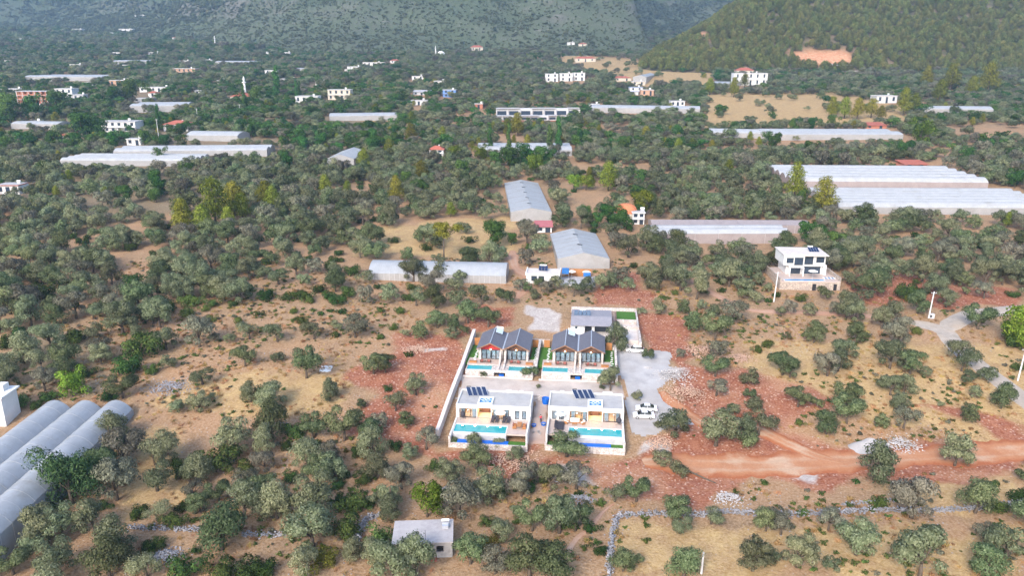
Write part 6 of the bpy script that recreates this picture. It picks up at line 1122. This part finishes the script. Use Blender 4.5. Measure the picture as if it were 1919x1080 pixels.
def rocks_mesh(P, D, m, seed):
    """many small stones as one mesh: P centres, D sizes (n,3)"""
    VV, FF, o = [], [], 0
    for q in range(3):
        me = rock(seed+q, m); v = np.empty(len(me.vertices)*3); me.vertices.foreach_get('co', v); v = v.reshape(-1, 3); f = np.array([p.vertices[:] for p in me.polygons]); k = np.arange(q, len(P), 3); n = len(k); a = R.uniform(0, 6.28, n); w_ = v[None]*D[k][:, None]; x = w_[..., 0]*np.cos(a)[:, None]-w_[..., 1]*np.sin(a)[:, None]; y = w_[..., 0]*np.sin(a)[:, None]+w_[..., 1]*np.cos(a)[:, None]
        VV.append((np.stack([x, y, w_[..., 2]], -1)+P[k][:, None]).reshape(-1, 3)); FF.append((f[None]+(np.arange(n)*len(v))[:, None, None]+o).reshape(-1, 3)); o += n*len(v)
    V_ = np.concatenate(VV); F_ = np.concatenate(FF); me = bpy.data.meshes.new('stones'); me.vertices.add(len(V_)); me.vertices.foreach_set('co', V_.ravel()); me.loops.add(F_.size); me.loops.foreach_set('vertex_index', F_.ravel()); me.polygons.add(len(F_)); me.polygons.foreach_set('loop_start', np.arange(len(F_))*3); me.polygons.foreach_set('loop_total', np.full(len(F_), 3)); me.update(); me.materials.append(m); return me
HEAPS = [((1322, 662), 5.5, 1.6, 'rubble', 'pink rubble heap right of the gravel yard'), ((1262, 705), 4.5, 1.2, 'whiterub', 'white plaster rubble heap at the yard edge'), ((1288, 742), 5.0, 1.5, 'rubble', 'pink rubble heap above the dirt track'), ((1367, 935), 2.4, .9, 'whiterub', 'small white stone heap above the dry stone wall'), ((1690, 836), 3.6, .8, 'whiterub', 'broken white slabs beside the gravel heap'), ((312, 1043), 2.8, .7, 'stone', 'grey stone heap in the lower left grove'), ((320, 727), 4.5, .6, 'stone', 'scattered grey stones in the left clearing'), ((960, 868), 5.5, 1.0, 'rubble', 'pink stone spoil below the left flat roofed villa'), ((1240, 832), 3.0, 1.0, 'rubble', 'red and white spoil below the two cars'), ((1060, 893), 2.6, .6, 'whiterub', 'white stones at the edge of the pale patch'), ((1090, 935), 2.2, .5, 'stone', 'low grey stone heap by the narrow path'), ((780, 655), 3.0, .5, 'rubble', 'pink stones left of the white patch of gravel'), ((840, 922), 2.6, .5, 'stone', 'grey stones in the clearing behind the hut'), ((1385, 672), 3.0, .7, 'rubble', 'pale boulders among olives right of the rubble'), ((1215, 690), 1.2, .3, 'whiterub', 'few white lumps on the gravel yard')]
for (px, py), rr, h, m, l in HEAPS:
    g, s = at(px, py); n = int(120*rr); q = R.normal(size=(n, 2))*rr*.42; d = np.hypot(*q.T)/rr; hh = h*np.exp(-d*d*3)*R.uniform(.6, 1.05, n); XY = q*[1.25, .9]+[g.x, g.y]; sz = R.uniform(.12, .5, n)
    r = empty('stone_heap', g, 0, label=l, cat='stone heap', group='heaps of rubble and stone'); P_ = np.column_stack([XY[:, 0]-g.x, XY[:, 1]-g.y, ground_z(XY[:, 0], XY[:, 1])-g.z+hh*.8]); link('stones', rocks_mesh(P_, np.stack([sz, sz*.8, sz*.7], 1), M[m], 40), r, kind='stuff')
# big smooth gravel mound
g, s = at(1628, 838); r = empty('gravel_mound', g, .1, label='large smooth pale gravel mound beside the dirt road', cat='mound'); b = MB(); b.smooth = True
for j in range(9):
    for i in range(20): t = j/8; a = i/20*6.283; q = t*(3.6+.5*math.sin(a*2+1)+.3*math.sin(a*5)); b.v.append((q*math.cos(a)*1.15, q*math.sin(a)*.75, 2.1*(1-t**1.25)-.25+.12*math.sin(a*3+j)))
for j in range(8):
    for i in range(20): b.f.append((j*20+i, (j+1)*20+i, (j+1)*20+(i+1) % 20, j*20+(i+1) % 20))
b.build('gravel', M['gravel'], r)
g, s = at(118, 497); r = empty('stone_floor', g, 0, label='round flat floor of grey stones in the left grove', cat='stone floor'); q = 3.0*np.sqrt(R.random(420)); a = R.uniform(0, 6.28, 420); x, y = q*np.cos(a), q*np.sin(a)*.9; z_ = R.uniform(.2, .5, 420); link('stones', rocks_mesh(np.column_stack([x, y, ground_z(g.x+x, g.y+y)-g.z+.05]), np.stack([z_, z_, z_*.5], 1), M['stone'], 60), r, kind='stuff')
g, s = at(611, 692); b = MB(); b.smooth = True
for j in range(7):
    for i in range(9): x, y = (i-4)*.32+.1*math.sin(j*2), (j-3)*.45+.1*math.sin(i); b.v.append((x, y, float(ground_z(g.x+x, g.y+y))-g.z+.08+.07*math.sin(i*1.9+j*1.3)))
for j in range(6):
    for i in range(8): b.f.append((j*9+i, j*9+i+1, (j+1)*9+i+1, (j+1)*9+i))
o = b.build('ground_sheet', M['white'], label='crumpled white sheet lying on the dry field at left', cat='sheet'); o.location = g; sm = o.modifiers.new('t', 'SOLIDIFY'); sm.thickness = .02
def drywall(pts, h, t, label):
    L = [np.array(at(*p)[0][:2]) for p in pts]; o0 = L[0]; z0 = float(ground_z(*o0)); r = empty('dry_stone_wall', (o0[0], o0[1], z0), 0, label=label, cat='stone wall', group='dry stone walls'); PP, DD = [], []
    for p, q in zip(L[:-1], L[1:]):
        D = np.linalg.norm(q-p); d = (q-p)/D; nrm = np.array([-d[1], d[0]]); n = int(D*h*t*26); c = p+d*R.uniform(0, D, n)[:, None]+nrm*(R.normal(size=n)*t*.24)[:, None]; z = ground_z(c[:, 0], c[:, 1])-z0+np.abs(R.uniform(-.1, h, n))*np.where(R.random(n) < .9, 1, .3)*(.7+.5*fbm(c[:, 0]/3, c[:, 1]/3, 7)); s = R.uniform(.2, .46, n); PP.append(np.column_stack([c[:, 0]-o0[0], c[:, 1]-o0[1], z])); DD.append(np.stack([s*1.2, s, s*.75], 1))
    link('stones', rocks_mesh(np.concatenate(PP), np.concatenate(DD), M['stone'], 60), r, kind='stuff')
drywall([(1138, 1100), (1142, 1065), (1144, 1035), (1148, 1000), (1157, 970), (1225, 966), (1315, 968), (1360, 962), (1422, 967), (1492, 968), (1578, 963), (1670, 959), (1767, 959), (1842, 955), (1876, 952), (1935, 944)], .9, 1.1, 'long dry stone wall turning a corner across the lower right field')
drywall([(1578, 948), (1641, 943), (1675, 940)], .6, .8, 'short dry stone wall just behind the long one at right'); drywall([(242, 991), (300, 993), (375, 997)], .8, 1.0, 'dry stone wall in the lower left grove, left stretch'); drywall([(455, 1005), (490, 1006), (532, 1006)], .8, 1.0, 'dry stone wall in the lower left grove, right stretch'); drywall([(712, 968), (690, 975), (678, 990), (670, 1010), (664, 1030)], .9, 1.3, 'curved pale dry stone wall left of the grey hut'); drywall([(491, 797), (515, 797), (540, 800)], .7, 1.0, 'short grey dry stone wall behind the left shrubs')

# ------------------------------------------------------------------ haze: the air over the plain
m = bpy.data.materials.new('haze_air'); m.use_nodes = True; t = m.node_tree; t.nodes.clear(); o = t.nodes.new('ShaderNodeOutputMaterial'); pv = t.nodes.new('ShaderNodeVolumePrincipled'); pv.inputs['Color'].default_value = (.40, .66, 1.0, 1); pv.inputs['Density'].default_value = .00016; pv.inputs['Anisotropy'].default_value = .2; t.links.new(pv.outputs[0], o.inputs['Volume'])
MB().box(-3400, 3400, -150, 4400, -9, 1300).build('haze', m, kind='stuff', label='thin blue evening haze over the plain')
